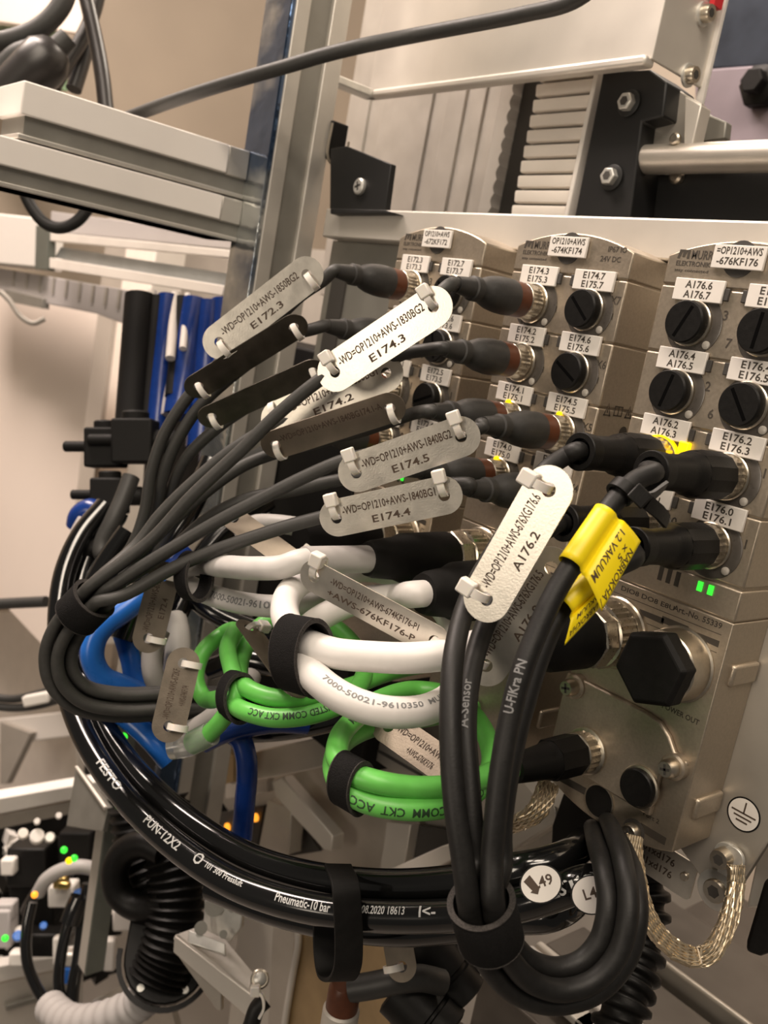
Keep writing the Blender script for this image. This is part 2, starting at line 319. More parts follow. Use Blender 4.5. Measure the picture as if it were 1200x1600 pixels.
# ------------------------------------------------------------------ connection modules
ROWZ = (23.0, -2.3, -27.6, -52.9)
def arc_top(x0, x1, z, rise, n=14): return [(x1 + (x0 - x1) * i / n, z + rise * math.sin(math.pi * i / n) ** 0.8) for i in range(n + 1)]
def module(x1, label, texts, top, lit, caps, chip, big):
    x0 = x1 - 61.5; xc = (x0 + x1) / 2
    R = thing('connection_module', label, 'fieldbus module', (xc, 26, -170), 'metal connection modules on the plate')
    def sec(z0, z1): build('housing_section', MB().box(x0, x1, 0, 26, z0, z1), M['nickel'], R, bevel=0.7)
    core = MB().box(x0 + 0.9, x1 - 0.9, 0.8, 25.9, -166, 46)
    build('housing_core', core, M['nickel'], R)
    mb = MB().prism([(x0, 36.4), (x1, 36.4)] + arc_top(x0, x1, 46.8, 6.4), (0, 0, 0), EX, EZ, EY, 26); build('housing_section', mb, M['nickel'], R, bevel=0.7, smooth=30)
    zs = [35.9, 11.2, -14.1, -39.4, -64.6]
    for a, b in zip(zs, zs[1:]): sec(b + 0.5, a)
    sec(-76.5, -65.1)
    mb = MB().prism([(x0, -76.9), (x0, -166)] + [(x0 + (x1 - x0) * i / 12, -166.5 - 6.5 * math.sin(math.pi * i / 12) ** 0.8) for i in range(13)] + [(x1, -76.9)], (0, 0, 0), EX, EZ, EY, 26)
    build('housing_section', mb, M['nickel'], R, bevel=0.7, smooth=30)
    for z in (-97, -150):                                     # cast steps on the flank
        build('flank_rib', MB().box(x1 - 3, x1 + 1.6, 7, 25, z - 4.5, z + 4), M['nickel'], R, bevel=1.2)
    # top hanging hole and its label
    build('mounting_hole', MB().lathe([(0, 6.4), (0.5, 6.4)], (xc - 1.5, 0.2, 46.8), -EY, 28), M['shadow_slot'], R)
    lp = build('label_plate', MB().obox((xc - 1.5, -1.0, 47.2), EX * 10, EZ * 4.1, EY * 0.6), M['label'], R, bevel=0.25)
    tb = MB()
    for i, s in enumerate(top): text_flat(tb, s, (xc - 1.5, -1.66, 48.0 - i * 3.6), EX, EZ, 2.6, 17.5 - (1.5 if i else 0))
    build('lettering', tb, M['print_grey'], lp, smooth=0)
    # maker's mark
    tb = MB(); bx = x0 + 4
    tb.prism([(bx, 45.8), (bx + 1.0, 45.8), (bx + 1.6, 48.2), (bx + 2.0, 48.2), (bx + 2.0, 46.4), (bx + 2.9, 46.4), (bx + 3.5, 48.2), (bx + 3.9, 48.2), (bx + 3.9, 45.8), (bx + 4.9, 45.8), (bx + 4.9, 49.0), (bx + 0.5, 49.0)], (0, -0.01, 0), EX, EZ, -EY, 0.08)
    text_flat(tb, 'MURR', (bx + 5.8, -0.08, 45.8), EX, EZ, 3.2, 8.8, 'l')
    text_flat(tb, 'ELEKTRONIK', (bx, -0.08, 43.2), EX, EZ, 1.8, 14.4, 'l')
    text_flat(tb, 'stay connected', (bx, -0.08, 40.8), EX, EZ, 1.1, 14, 'l')
    build('maker_mark', tb, M['print_grey'], R, smooth=0)
    if chip:
        tb = MB(); text_flat(tb, chip[0], (x1 - 3.5, -0.08, 46.4), EX, EZ, 2.2, None, 'r'); text_flat(tb, chip[1], (x1 - 5.5, -0.08, 42.6), EX, EZ, 2.2, None, 'r')
        build('type_lettering', tb, M['print_grey'], R, smooth=0)
    for c, xp in enumerate((x0 + 16.5, x0 + 45.5)):
        for r, z in enumerate(ROWZ):
            # port: grey light-guide ring, nickel thread, black cap when unused
            build('port_window', MB().lathe([(0, 11.2), (0.35, 11.2), (0.5, 10.8), (0.5, 8)], (xp + 1.2, 0.02, z - 0.4), -EY, 32), M['window'], R)
            build('port_thread', MB().lathe([(0, 8.5), (1.6, 8.5), (2.0, 8.1), (2.0, 5.5)], (xp, 0.0, z), -EY, 32), M['nickel_side'], R)
            a = -0.75
            lp_on = lit.get((c, r))
            build('light_pipe', MB().lathe([(0, 1.5), (0.5, 1.5), (0.8, 1.0)], (xp + 8.2, -0.45, z - 7.0), -EY, 14), M['led_off'], R)
            if lp_on == 1:
                build('light_window', MB().lathe([(0, 1.2), (2.4, 1.2), (3.0, 0.8)], (xp - 1.0, -0.45, z + 7.6), -EY, 14), M['led_yellow'], R, label='lit yellow indicator')
            if lp_on == 2: build('light_ring', MB().lathe([(0.6, 8.2), (0.6, 9.0), (2.0, 8.9), (2.2, 8.2)], (xp, 0, z), -EY, 32, closed=True), M['led_yellow'], R, label='yellow glowing ring round the port')
            if lp_on == 2: build('light_window', MB().obox((xp + 10.0, -1.0, z + 4.5), EX * 2.2, EZ * 4.0, EY * 1.2), M['led_yellow'], R, bevel=0.6, label='large lit yellow indicator')
            if (c, r) in caps:
                cp = build('protective_cap', MB().lathe([(1.5, 7.0), (1.5, 7.7), (5.4, 7.7), (6.0, 7.2)], (xp, 0, z), -EY, 36), M['black'], R, label='black screw cap')
                ang = caps[(c, r)]
                d = EX * math.cos(ang) + EZ * math.sin(ang); e = EX * -math.sin(ang) + EZ * math.cos(ang)
                build('slot', MB().obox((xp, -5.85, z), d * 6.2, e * 0.65, EY * 0.2), M['deep_black'], cp)
            # label clip
            lx = xp + (0.2 if c == 0 else 0.6)
            lp = build('label_plate', MB().obox((lx, -0.9, z + 11.8), EX * 10.1, EZ * 4.0, EY * 0.7), M['label'], R, bevel=0.3)
            sx = lx + (11.2 if c == 0 else -11.2)
            build('label_socket', MB().obox((sx, -0.5, z + 11.2), EX * 1.0, EZ * 2.2, EY * 0.6), M['shadow_slot'], R, bevel=0.3)
            tb = MB(); t = texts[c][r]
            for i, s in enumerate(t): text_flat(tb, s, (lx, -1.66, z + 12.3 - i * 3.5), EX, EZ, 2.7, 11)
            build('lettering', tb, M['print_grey'], lp, smooth=0)
    tb = MB()
    for r, z in enumerate(ROWZ):
        if chip: text_flat(tb, 'X%d' % (7 - r), (x1 - 3.6, -0.08, z + 3.4), EX, EZ, 3.3, 5.0)
        for xp in (x0 + 16.5, x0 + 45.5):
            text_flat(tb, '1' if chip or xp > xc else str(3 - r), (xp + 12.6, -0.08, z - 2.5 if chip else z + 2.4), EX, EZ, 3.5 if not chip else 2.6)
            if not chip and xp > xc: text_flat(tb, str(7 - r), (xp - 12.6, -0.08, z - 7), EX, EZ, 3.5)
            if chip: text_flat(tb, '0', (xp - 10.8, -0.08, z - 1.2), EX, EZ, 2.0)
    build('port_numbers', tb, M['print_grey'], R, smooth=0)
    return R, x0, x1, xc

MOD1, *_ = module(-305.0, 'metal connection box farthest from the viewer, half hidden behind cables and tags',
    ((('E172.3', 'E173.3'), ('E172.2', 'E173.2'), ('E172.1', 'E173.1'), ('E172.0', 'E173.0')), (('E172.7', 'E173.7'), ('E172.6', 'E173.6'), ('E172.5', 'E173.5'), ('E172.4', 'E173.4'))),
    ('OP1210+AWS', '-672KF172'), {}, {(1, 0): 2.4, (1, 1): 1.9, (1, 2): 0.4, (1, 3): 0.7}, None, None)
MOD2, *_ = module(-224.1, 'middle metal connection box with X5 to X7 ports, labelled 674KF174',
    ((('E174.3', 'E175.3'), ('E174.2', 'E175.2'), ('E174.1', 'E175.1'), ('E174.0', 'E175.0')), (('E174.7', 'E175.7'), ('E174.6', 'E175.6'), ('E174.5', 'E175.5'), ('E174.4', 'E175.4'))),
    ('OP1210+AWS', '-674KF174'), {(0, 2): 1, (0, 3): 1, (1, 2): 1}, {(1, 0): 2.4, (1, 1): 2.6}, ('IP67 IO', '24V DC'), None)
MOD3, *_ = module(-147.0, 'nearest metal connection box with large black hexagonal cap, labelled 676KF176',
    ((('A176.6', 'A176.7'), ('A176.4', 'A176.5'), ('A176.2', 'A176.3'), ('A176.0', 'A176.1')), (('E176.6', 'E176.7'), ('E176.4', 'E176.5'), ('E176.2', 'E176.3'), ('E176.0', 'E176.1'))),
    ('=OP1210+AWS', '-676KF176'), {(0, 2): 2}, {(0, 0): 1.15, (0, 1): 1.35, (1, 0): 1.5, (1, 1): 2.2}, None, None)

# flank marks of the middle module: two warning triangles, a booklet and a round sign
tb = MB(); X = -224.05; fz = onX(957, 642, X)[2] + 49.2
def flank(y, z, pts): tb.prism([(y + a, z + fz + b) for a, b in pts], (X, 0, 0), EY, EZ, EX, 0.08)
for y in (6.0, 20.5):
    for a, b in (((-2.4, -2), (-1.7, -2)), ((2.4, -2), (1.7, -2))): flank(y, -49.5, [a, b, (0.25 * (1 if a[0] > 0 else -1), 2.4), (0, 3.2)])
    flank(y, -49.5, [(-2.4, -2), (2.4, -2), (2.2, -1.4), (-2.2, -1.4)]); flank(y, -49.5, [(-0.3, -0.8), (0.3, -0.8), (0.3, 1), (-0.3, 1)])
for a, b, c, d in ((-2.8, -2, -2.3, 2.2), (2.3, -2, 2.8, 2.2), (-0.25, -2, 0.25, 2.2), (-2.8, -2, 2.8, -1.5), (-2.8, 1.7, 2.8, 2.2)): flank(13.2, -49.2, [(a, b), (c, b), (c, d), (a, d)])
flank(19.5, -57.5, [(2.6 * math.cos(t), 2.6 * math.sin(t)) for t in np.linspace(0, 6.28, 20)[:-1]])
build('flank_marks', tb, M['print_grey'], MOD2, smooth=0)

# lower half of the modules: diagnostics window, lettering, LEDs, big power ports
def lower(R, x1, leds, full):
    x0 = x1 - 61.5
    def line(*a):
        tb = MB(); text_flat(tb, *a); build('printed_lettering', tb, M['print_grey'], R, smooth=0)
    for k, (a, b) in enumerate(((0, 1.6), (3.6, 1.6), (7.2, 1.6))):
        build('printed_mark', MB().box(x0 + 28 + a, x0 + 28 + a + 1.9, -0.09, 0.05, -71.5, -66), M['print_grey'], R, smooth=0)
    line('DIO8 DO8 E8U', (x0 + 14, -0.08, -80.6), EX, EZ, 1.9, 24, 'l')
    line('Art.-No. 55339', (x1 - 24, -0.08, -80.4), EX, EZ, 2.2, 20, 'l')
    if full: line('POWER OUT', (x1 - 18.5, -0.08, -117.0), EX, EZ, 2.1, 15.5, 'l'); line('Port 2', (x1 - 15, -0.08, -159.5), EX, EZ, 1.8, 7, 'l')
    for bx in (x0 + 11, x1 - 27.5):
        for z in (-82.3, -89): build('printed_mark', MB().box(bx, bx + 24, -0.07, 0.05, z - 0.12, z + 0.12), M['print_grey'], R, smooth=0)
        build('printed_mark', MB().prism([(bx, -86.4), (bx + 4, -86.4), (bx + 4.5, -87.4), (bx + 11, -87.4), (bx + 11.5, -86.6), (bx + 24, -87.0), (bx + 24, -84.6), (bx + 12, -84.8), (bx + 11, -83.9), (bx, -83.9)], (0, 0.05, 0), EX, EZ, -EY, 0.14), M['print_grey'], R, smooth=0)
    for x, z in leds: build('status_light', MB().obox((x, -0.25, z), EX * 0.95, EZ * 1.75, EY * 0.3), M['led_green'], R, label='lit green status light')
lower(MOD3, -147, ((-162.9, -68.3), (-158.6, -68.3), (-204, -73)), True)
lower(MOD2, -224.1, ((-250.5, -68.5), (-247.5, -68.0), (-240.5, -68.6)), False)
lower(MOD1, -305, ((-331, -68.3), (-334.5, -68.3)), False)

# nearest module: unused power port with hexagonal cap, service cover, screws, bus ports
def screw_head(mb_head, mb_slot, o, ax, r, h):
    mb_head.lathe([(0, r), (h * 0.7, r), (h, r * 0.8)], o, ax, 24)
    c = np.asarray(o) + np.asarray(ax) * (h + 0.05); u = nrm(np.cross(ax, EX + EZ * 0.3)); v = np.cross(ax, u)
    mb_slot.obox(c, u * r * 0.55, v * r * 0.13, np.asarray(ax) * 0.1); mb_slot.obox(c, v * r * 0.55, u * r * 0.13, np.asarray(ax) * 0.1)
hc = V(-163.3, 0, -98.5)
build('power_port', MB().lathe([(0, 14.2), (0.8, 14.2), (1.2, 13.4), (11.5, 13.2), (12, 12.6)], hc, -EY, 48), M['nickel_side'], MOD3, label='thick nickel port collar')
hx = build('hexagonal_cap', MB().lathe([(11.4, 13.3), (12.2, 14.6), (18.5, 14.6), (20.2, 13.2)], hc, -EY, 6, ph=0.32), M['black_matt'], MOD3, smooth=0, bevel=0.7, label='large black hexagonal screw cap')
cov = [(-208.4, -120.5), (-170, -120.5), (-163.5, -121.5), (-158.5, -125), (-155, -129.5), (-149.5, -131), (-148.6, -135), (-151, -138.6), (-158, -140.5), (-158, -157.5), (-208.4, -157.5)]
build('service_cover', MB().prism([(a * 1.0, b) for a, b in cov], (0, 0, 0), EX, EZ, -EY, 2.6), M['nickel'], MOD3, bevel=0.8, label='raised rounded cover plate with two screws')
for i, (x, z) in enumerate(((-203.0, -124.5), (-153.6, -134.6))):
    a, b = MB(), MB(); a.lathe([(0, 5.0), (3.6, 5.0), (4.2, 4.2)], (x, 0, z), -EY, 24)
    build('screw_boss', a, M['nickel'], MOD3)
    a = MB(); screw_head(a, b, V(x, -4.2, z), -EY, 3.5, 4.6)
    s = build('cover_screw', a, M['nickel_side'], MOD3); build('cross_slot', b, M['shadow_slot'], s)
p2 = V(-164.6, 0, -148.5)
build('bus_port', MB().lathe([(2.4, 8.2), (3.4, 8.2), (3.6, 7.9), (3.6, 6)], p2, -EY, 32), M['nickel_side'], MOD3)
build('protective_cap', MB().lathe([(3, 7.2), (5.4, 7.2), (5.9, 6.7)], p2, -EY, 32), M['black'], MOD3, label='black round bus port cap')
p3 = V(-181.3, 0, -164.3)
build('hanging_hole', MB().lathe([(0, 7.0), (0.7, 7.0), (0.7, 6)], p3, -EY, 32), M['nickel_side'], MOD3)
build('hole_plug', MB().lathe([(0.1, 6.3), (0.75, 6.3)], p3, -EY, 28), M['black'], MOD3)
a, b = MB(), MB()
build('ground_seat', MB().lathe([(0, 4.8), (0.3, 4.8)], (-164.0, 0, -167.6), -EY, 24), M['shadow_slot'], MOD3)
screw_head(a, b, V(-164.0, -0.4, -167.6), -EY, 3.6, 3.4)
s = build('ground_screw', a, M['nickel_side'], MOD3); build('cross_slot', b, M['shadow_slot'], s)

for q in (((868, 1211), (926, 1243)), ((1000, 1291), (1040, 1315))):
    a, b = onY(*q[0], -0.02), onY(*q[1], -0.02)
    build('bus_label_slot', MB().obox((a + b) / 2, (b - a) / 2, EZ * 1.5, EY * 0.08), M['print_grey'], MOD3)
# ground sign, bolts, lug and name plate on the mounting plate
gs = thing('ground_sign', 'round white earth symbol sticker on the plate beside the nearest box', 'sticker', (-136.6, 26, -150.6))
gc = V(-136.9, 25.9, -151.0)
build('sign_rim', MB().lathe([(0, 6.6), (0.12, 6.6)], gc, -EY, 40), M['black'], gs)
build('sign_face', MB().lathe([(0.1, 6.0), (0.2, 6.0)], gc, -EY, 40), M['label'], gs)
mb = MB()
mb.box(gc[0] - 0.3, gc[0] + 0.3, 25.6, 25.68, gc[2] + 0.4, gc[2] + 4.8)
for k, hw in enumerate((4.9, 3.6, 2.3, )): mb.box(gc[0] - hw, gc[0] + hw, 25.6, 25.68, gc[2] + 0.4 - k * 1.65 - 0.3, gc[2] + 0.4 - k * 1.65 + 0.3)
build('earth_symbol', mb, M['ink'], gs, smooth=0)
def bolt(name, o, ax, r, h, label, hexr=0.55, washer=1.35, mat='nickel_side', group=None):
    o = np.asarray(o, float); ax = nrm(ax)
    T = thing(name, label, 'bolt', o, group)
    build('washer', MB().lathe([(0, r * washer), (1.1, r * washer), (1.3, r * washer * 0.95)], o, ax, 32), M['zinc'], T)
    b = build('head', MB().lathe([(1.2, r), (h * 0.8, r), (h, r * 0.9), (h, r * hexr), ], o, ax, 36), M[mat], T)
    build('hex_socket', MB().lathe([(h - 0.05, r * hexr), (h + 0.05, r * hexr)], o, ax, 6), M['shadow_slot'], b, smooth=0)
    return T
bolt('socket_bolt', onY(1137, 1337, 26) , -EY, 3.9, 7.0, 'zinc socket head bolt holding the braid lug below the earth sticker')
bolt('socket_bolt', onY(1121, 1390, 26), -EY, 4.6, 3.2, 'lower socket bolt with wide washer behind the copper braid', washer=1.7)
np_ = thing('name_plate', 'dark steel name plate ending in 01xd176 below the nearest box', 'name plate', (-172, 26, -188))
o = onY(1040, 1352, 30)
mb = MB(); pol = []
for cx, cz, a0 in ((11, 5.5, 0), (-26, 5.5, 90), (-26, -5.5, 180), (11, -5.5, 270)):
    for k in range(5): t = math.radians(a0 + k * 22.5); pol.append((cx + 2.5 * math.cos(t), cz + 2.5 * math.sin(t)))
mb.prism(pol, o, EX, EZ, -EY, 0.8); build('plate_face', mb, M['steel'], np_)
tb = MB(); text_flat(tb, '=01xd176', o + V(4, -0.86, 1.5), EX, EZ, 3.2, None, 'r'); text_flat(tb, '+01xd176', o + V(4, -0.86, -3.8), EX, EZ, 3.2, None, 'r'); build('lettering', tb, M['ink'], np_, smooth=0)
a, b = MB(), MB(); screw_head(a, b, o + V(9.2, -0.8, 1), -EY, 1.7, 1.0); s = build('rivet', a, M['nickel_side'], np_)

# ================================================================== MACHINE FRAME
P0 = thing('upright_profile', 'tall aluminium upright with shiny bluish film, left of the boxes', 'profile', (-494, 6, -420))
mb = MB()
def slotted(mb, x0, x1, y0, y1, z0, z1, axis='z'): pass
build('profile_core', MB().box(-508, -482.5, -11, 26, -420, 330), M['alu'], P0, bevel=0.8)
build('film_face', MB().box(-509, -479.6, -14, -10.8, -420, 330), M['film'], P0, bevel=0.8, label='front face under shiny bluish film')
for y0, y1 in ((-10.7, -1), (14, 26)): build('flank_lip', MB().box(-483, -479.5, y0, y1, -420, 330), M['alu'], P0, bevel=0.7)
build('slot_lining', MB().box(-483, -482.2, -1, 14, -420, 330), M['alu_dark'], P0)
# two long aluminium beams end at the upright
def beam(z0, z1, label, y0, y1, xf=-500):
    B = thing('slotted_beam', label, 'beam', (xf - 20, (y0 + y1) / 2, z0), 'aluminium beams at the upper left')
    h = z1 - z0
    build('beam_core', MB().box(xf - 39, xf - 3, y0 + 3, y1, z0, z1 - 1), M['alu_dark'], B)
    build('beam_rib', MB().box(xf - 40, xf, y0, y1 - 14, z1 - h * 0.58, z1), M['lit_alu'], B, bevel=0.8)
    build('end_block', MB().box(xf - 40, xf - 0.6, y1 - 14, y1, z1 - h * 0.6, z1), M['alu'], B, bevel=0.8)
    build('lower_lip', MB().box(xf - 40, xf - 1.5, y0, y1, z0, z0 + 2.5), M['alu'], B, bevel=0.5)
beam(61, 88.5, 'upper of the two pale aluminium beams running into the upright', -146, -14)
beam(36, 60, 'lower of the two pale aluminium beams running into the upright', -175, -14)

# ------------------------------------------------------------------ helpers for frame parts: an outline on a real plane, given thickness
def slab(name, label, cat, corners, axis, val, thick, mat, bevel=0.5, parent=None, group=None, pname=None):
    P = [on(px, py, axis, val) for px, py in corners]
    U, Vv, N = {0: (EY, EZ, EX), 1: (EX, EZ, EY), 2: (EX, EY, EZ)}[axis]
    o = U * 0 + N * val; poly = [(np.dot(p, U), np.dot(p, Vv)) for p in P]
    mb = MB().prism(poly, o, U, Vv, N * (1 if axis != 0 else -1), thick)
    if parent is None:
        ob = build(name, mb, M[mat], bevel=bevel, smooth=30); return tag(ob, label, cat, group)
    return build(pname or name, mb, M[mat], parent, bevel=bevel, smooth=30)
def tube_thing(name, label, cat, P, r, mat, group=None, seg=14, sub=7):
    path = spline(pts_(*P), sub); mb = MB().tube(path, r, seg)
    return tag(build(name, mb, M[mat], smooth=60), label, cat, group)
def pts_(*a): return [D(*p) if isinstance(p, tuple) else np.asarray(p, float) for p in a]

# ------------------------------------------------------------------ upper right: cover, bellows, bearing, tube
CY = 75
lb, rb = onY(577, 136, CY), onY(1013, 108, CY)
cv = thing('sheet_cover', 'large bent sheet metal cover across the top of the frame', 'cover', (-400, CY, 150))
zb = (lb[2] + rb[2]) / 2
build('cover_face', MB().box(lb[0], rb[0], CY, CY + 2, zb, 330), M['sheet_light'], cv, bevel=0.6)
build('bottom_lip', MB().box(lb[0] + 1, rb[0], CY - 4, CY + 4, zb - 3.5, zb + 1.5), M['sheet_light'], cv, bevel=1.6)
f0 = onX(497, 105, lb[0]); build('side_flange', MB().box(lb[0] - 1.5, lb[0] + 10, f0[1], CY + 1, zb - 3.5, zb + 1.5), M['zinc'], cv, bevel=0.8)
re = onX(1093, 157, rb[0])
build('return_face', MB().box(rb[0] - 1, rb[0] + 1, CY, re[1], zb, 330), M['sheet_light'], cv, bevel=0.5)
build('edge_strip', MB().box(rb[0] - 1, rb[0] + 3.5, re[1] - 2.5, re[1], zb - 8, 330), M['label'], cv, bevel=0.5)
bolt('cover_bolt', onX(1098, 22, rb[0] + 1), EX, 4.2, 5, 'hex bolt at the very top of the sheet cover', group=None)
bolt('cover_bolt', onX(1074, 118, rb[0] + 1), EX, 4.2, 5, 'hex bolt near the lower right corner of the sheet cover', group=None)
p = onX(1121, 4, rb[0] + 3.5); tag(build('red_tape', MB().box(p[0] - 1, p[0] + 2, p[1] - 5, p[1] + 2, p[2] - 3, p[2] + 6), M['red']), 'small red tape end on the cover edge at the top', 'tape')

BP = thing('rear_profile', 'wide ribbed aluminium profile behind the upright, under the cover', 'profile', (-560, 160, 60))
x0 = onY(515, 330, 150)[0]; x1 = onY(800, 330, 150)[0]
build('profile_core', MB().box(x0, x1, 152, 170, 20, 330), M['alu'], BP)
for a, b in ((518, 545), (566, 640), (662, 690), (700, 720)):
    build('profile_rib', MB().box(onY(a, 330, 148)[0], onY(b, 330, 148)[0], 150.4, 153, 20, 330), M['alu'], BP, bevel=0.8)
# toothed strip and folded bellows
ts = thing('toothed_strip', 'narrow pale strip with scalloped edge left of the bellows', 'toothed belt', onY(775, 330, 128))
a = onY(757, 338, 128)[0]; pol = [(a - 7, 60), (a - 7, 240)]; z = 240
while z > 60:
    for k in range(6): pol.append((a + 4.5 - 2.2 * abs(math.cos(math.pi * k / 6)), z - k * 8.6 / 6))
    z -= 8.6
build('strip_body', MB().prism(pol, (0, 128, 0), EX, EZ, EY, 10), M['label'], ts, smooth=30)
tag(build('guide_slot', MB().box(a + 4, onY(812, 338, 120)[0], 136, 150, 60, 240), M['shadow_slot']), 'dark guide gap between toothed strip and bellows', 'guide')
bw = thing('bellows', 'pale folded bellows with horizontal pleats under the cover', 'bellows', onY(850, 335, 100))
xl, xr = onY(801, 335, 100)[0], onY(889, 337, 100)[0]
build('bellows_core', MB().box(xl + 1, xr - 1, 104, 118, 62, 240), M['shadow_slot'], bw)
zz = onY(850, 332, 100)[2]
for k in range(20):
    c = zz + k * 8.35; prof = [(-3.1, 4.5), (-3.1, -0.6), (-2.6, -1.8), (2.2, -2.6), (3.3, -2.2), (3.7, -1.0), (3.7, 4.5)]
    build('pleat', MB().prism([(b, a_) for a_, b in prof], (xl, 101, c), EY, EZ, EX, xr - xl), M['cream'], bw, smooth=50)
build('edge_strip', MB().box(xr - 0.4, xr + 2.6, 96, 106, 62, 240), M['label'], bw, bevel=0.6)
bb = thing('bearing_block', 'black bearing block with two hex bolts right of the bellows', 'bearing', onY(950, 335, 96))
P = [onY(*q, 92) for q in ((896, 345), (942, 112), (1015, 108), (1042, 128), (1036, 182), (1003, 190), (984, 345))]
build('block_body', MB().prism([(p[0], p[2]) for p in P], (0, 92, 0), EX, EZ, EY, 26), M['black_anod'], bb, bevel=1.0)
for i, q in enumerate(((984, 162), (957, 278))):
    c = onY(*q, 91.8); build('bolt_washer', MB().lathe([(0, 6.6), (1, 6.6), (1.4, 6)], c, -EY, 28), M['black_anod'], bb)
    b = build('bolt_head', MB().lathe([(1, 4.6), (4.6, 4.6), (5.2, 4.0)], c, -EY, 6), M['zinc'], bb, bevel=0.3); build('bolt_recess', MB().lathe([(5.1, 2.4), (5.3, 2.4)], c, -EY, 6), M['shadow_slot'], b)
ab = thing('angle_bracket', 'small pale angle bracket with screws right of the black bearing block', 'bracket', onY(1045, 220, 100))
P = [onY(*q, 104) for q in ((1003, 190), (1040, 128), (1096, 162), (1080, 228), (998, 232))]
build('bracket_face', MB().prism([(p[0], p[2]) for p in P], (0, 104, 0), EX, EZ, EY, 5), M['sheet'], ab, bevel=0.6)
build('bracket_leg', MB().prism([(p[0], p[2]) for p in [onY(*q, 96) for q in ((1070, 150), (1096, 164), (1082, 226), (1068, 226))]], (0, 96, 0), EX, EZ, EY, 9), M['sheet_light'], ab, bevel=0.6)
for q in ((1012, 212), (1057, 218)):
    build('bracket_screw', MB().lathe([(0, 2.8), (2.0, 2.8), (2.6, 2)], onY(*q, 103.8 if q[0] < 1040 else 96), -EY, 20), M['nickel_side'], ab)
P = [onY(*q, 118) for q in ((1088, 165), (1110, 180), (1135, 190), (1132, 216), (1086, 224))]
build('rear_plate', MB().prism([(p[0], p[2]) for p in P], (0, 118, 0), EX, EZ, EY, 6), M['alu_dark'], ab, bevel=0.8)
c = onY(985, 252, 100); tb_ = MB().lathe([(0, 7.2), (190, 7.2)], (c[0], 100, onY(1100, 247, 100)[2]), EX, 28)
tag(build('round_rail', tb_, M['sheet']), 'thick round metal rail running right from the bearing block', 'rail')
P = [onY(*q, 112) for q in ((985, 274), (1240, 268), (1240, 345), (985, 345))]
tag(build('dark_backing', MB().prism([(p[0], p[2]) for p in P], (0, 112, 0), EX, EZ, EY, 6), M['black_anod']), 'dark panel below the round rail', 'panel')
tag(build('fixing_screw', MB().lathe([(0, 3.6), (3, 3.6), (4, 2.4)], onY(1060, 278, 111.8), -EY, 20), M['nickel_side']), 'bright screw head under the round rail', 'screw')
vp = thing('far_machine', 'violet grey machine plate with a black knob beyond the frame, top right', 'machine', onY(1160, 200, 330))
P = [onY(*q, 330) for q in ((1085, 108), (1300, 92), (1300, 240), (1085, 240))]
build('violet_plate', MB().prism([(p[0], p[2]) for p in P], (0, 330, 0), EX, EZ, EY, 20), M['violet'], vp, bevel=2)
P = [onY(*q, 350) for q in ((1085, -60), (1300, -60), (1300, 98), (1085, 110))]
build('dark_upper_panel', MB().prism([(p[0], p[2]) for p in P], (0, 350, 0), EX, EZ, EY, 20), M['navy'], vp, bevel=2)
build('black_knob', MB().lathe([(0, 16), (9, 16), (12, 9), (20, 9)], onY(1195, 138, 329), -EY, 6), M['black'], vp, bevel=1)

# black angle with a screw and a black latch on the upright
ba = thing('black_angle', 'black square angle plate with a screw, right of the upright', 'bracket', onY(560, 330, 30))
P = [onY(*q, 24) for q in ((516, 232), (541, 228), (611, 256), (601, 332), (515, 336))]
build('angle_face', MB().prism([(p[0], p[2]) for p in P], (0, 24, 0), EX, EZ, EY, 4), M['black_anod'], ba, bevel=0.5)
P = [onY(*q, 16) for q in ((516, 334), (618, 333), (601, 328), (516, 326))]
build('angle_foot', MB().prism([(p[0], p[2]) for p in P], (0, 16, 0), EX, EZ, EY, 12), M['black_anod'], ba, bevel=0.3)
a, b = MB(), MB(); screw_head(a, b, onY(564, 292, 23.9), -EY, 4.6, 2.6); s = build('angle_screw', a, M['zinc'], ba); build('screw_slot', b, M['shadow_slot'], s)
lt = thing('slot_latch', 'small black latch with a wire clip on the upright', 'latch', onX(525, 225, -479))
c = onX(526, 222, -478.8); build('latch_body', MB().obox(c, EY * 6, EZ * 11, EX * 1.6), M['black'], lt, bevel=0.8)
build('wire_clip', MB().tube(spline([c + V(2.0, -6.6, 9), c + V(2.4, -7, -8), c + V(2.4, -4, -13), c + V(2.4, 4, -13), c + V(2.4, 7, -9), c + V(2.4, 7, 2)], 5), 0.8, 8), M['nickel_side'], lt)

# long cable sweeping across the top
t = tube_thing('overhead_cable', 'long dark grey cable sweeping across the top of the frame', 'cable', [(960, -45, 400), (895, 2, 415), (820, 22, 430), (740, 38, 448), (650, 55, 464), (560, 73, 464), (500, 88, 470), (450, 103, 478), (390, 120, 490), (330, 138, 505), (270, 158, 520), (215, 178, 540), (180, 192, 560), (140, 215, 585)], 3.7, 'rubber')

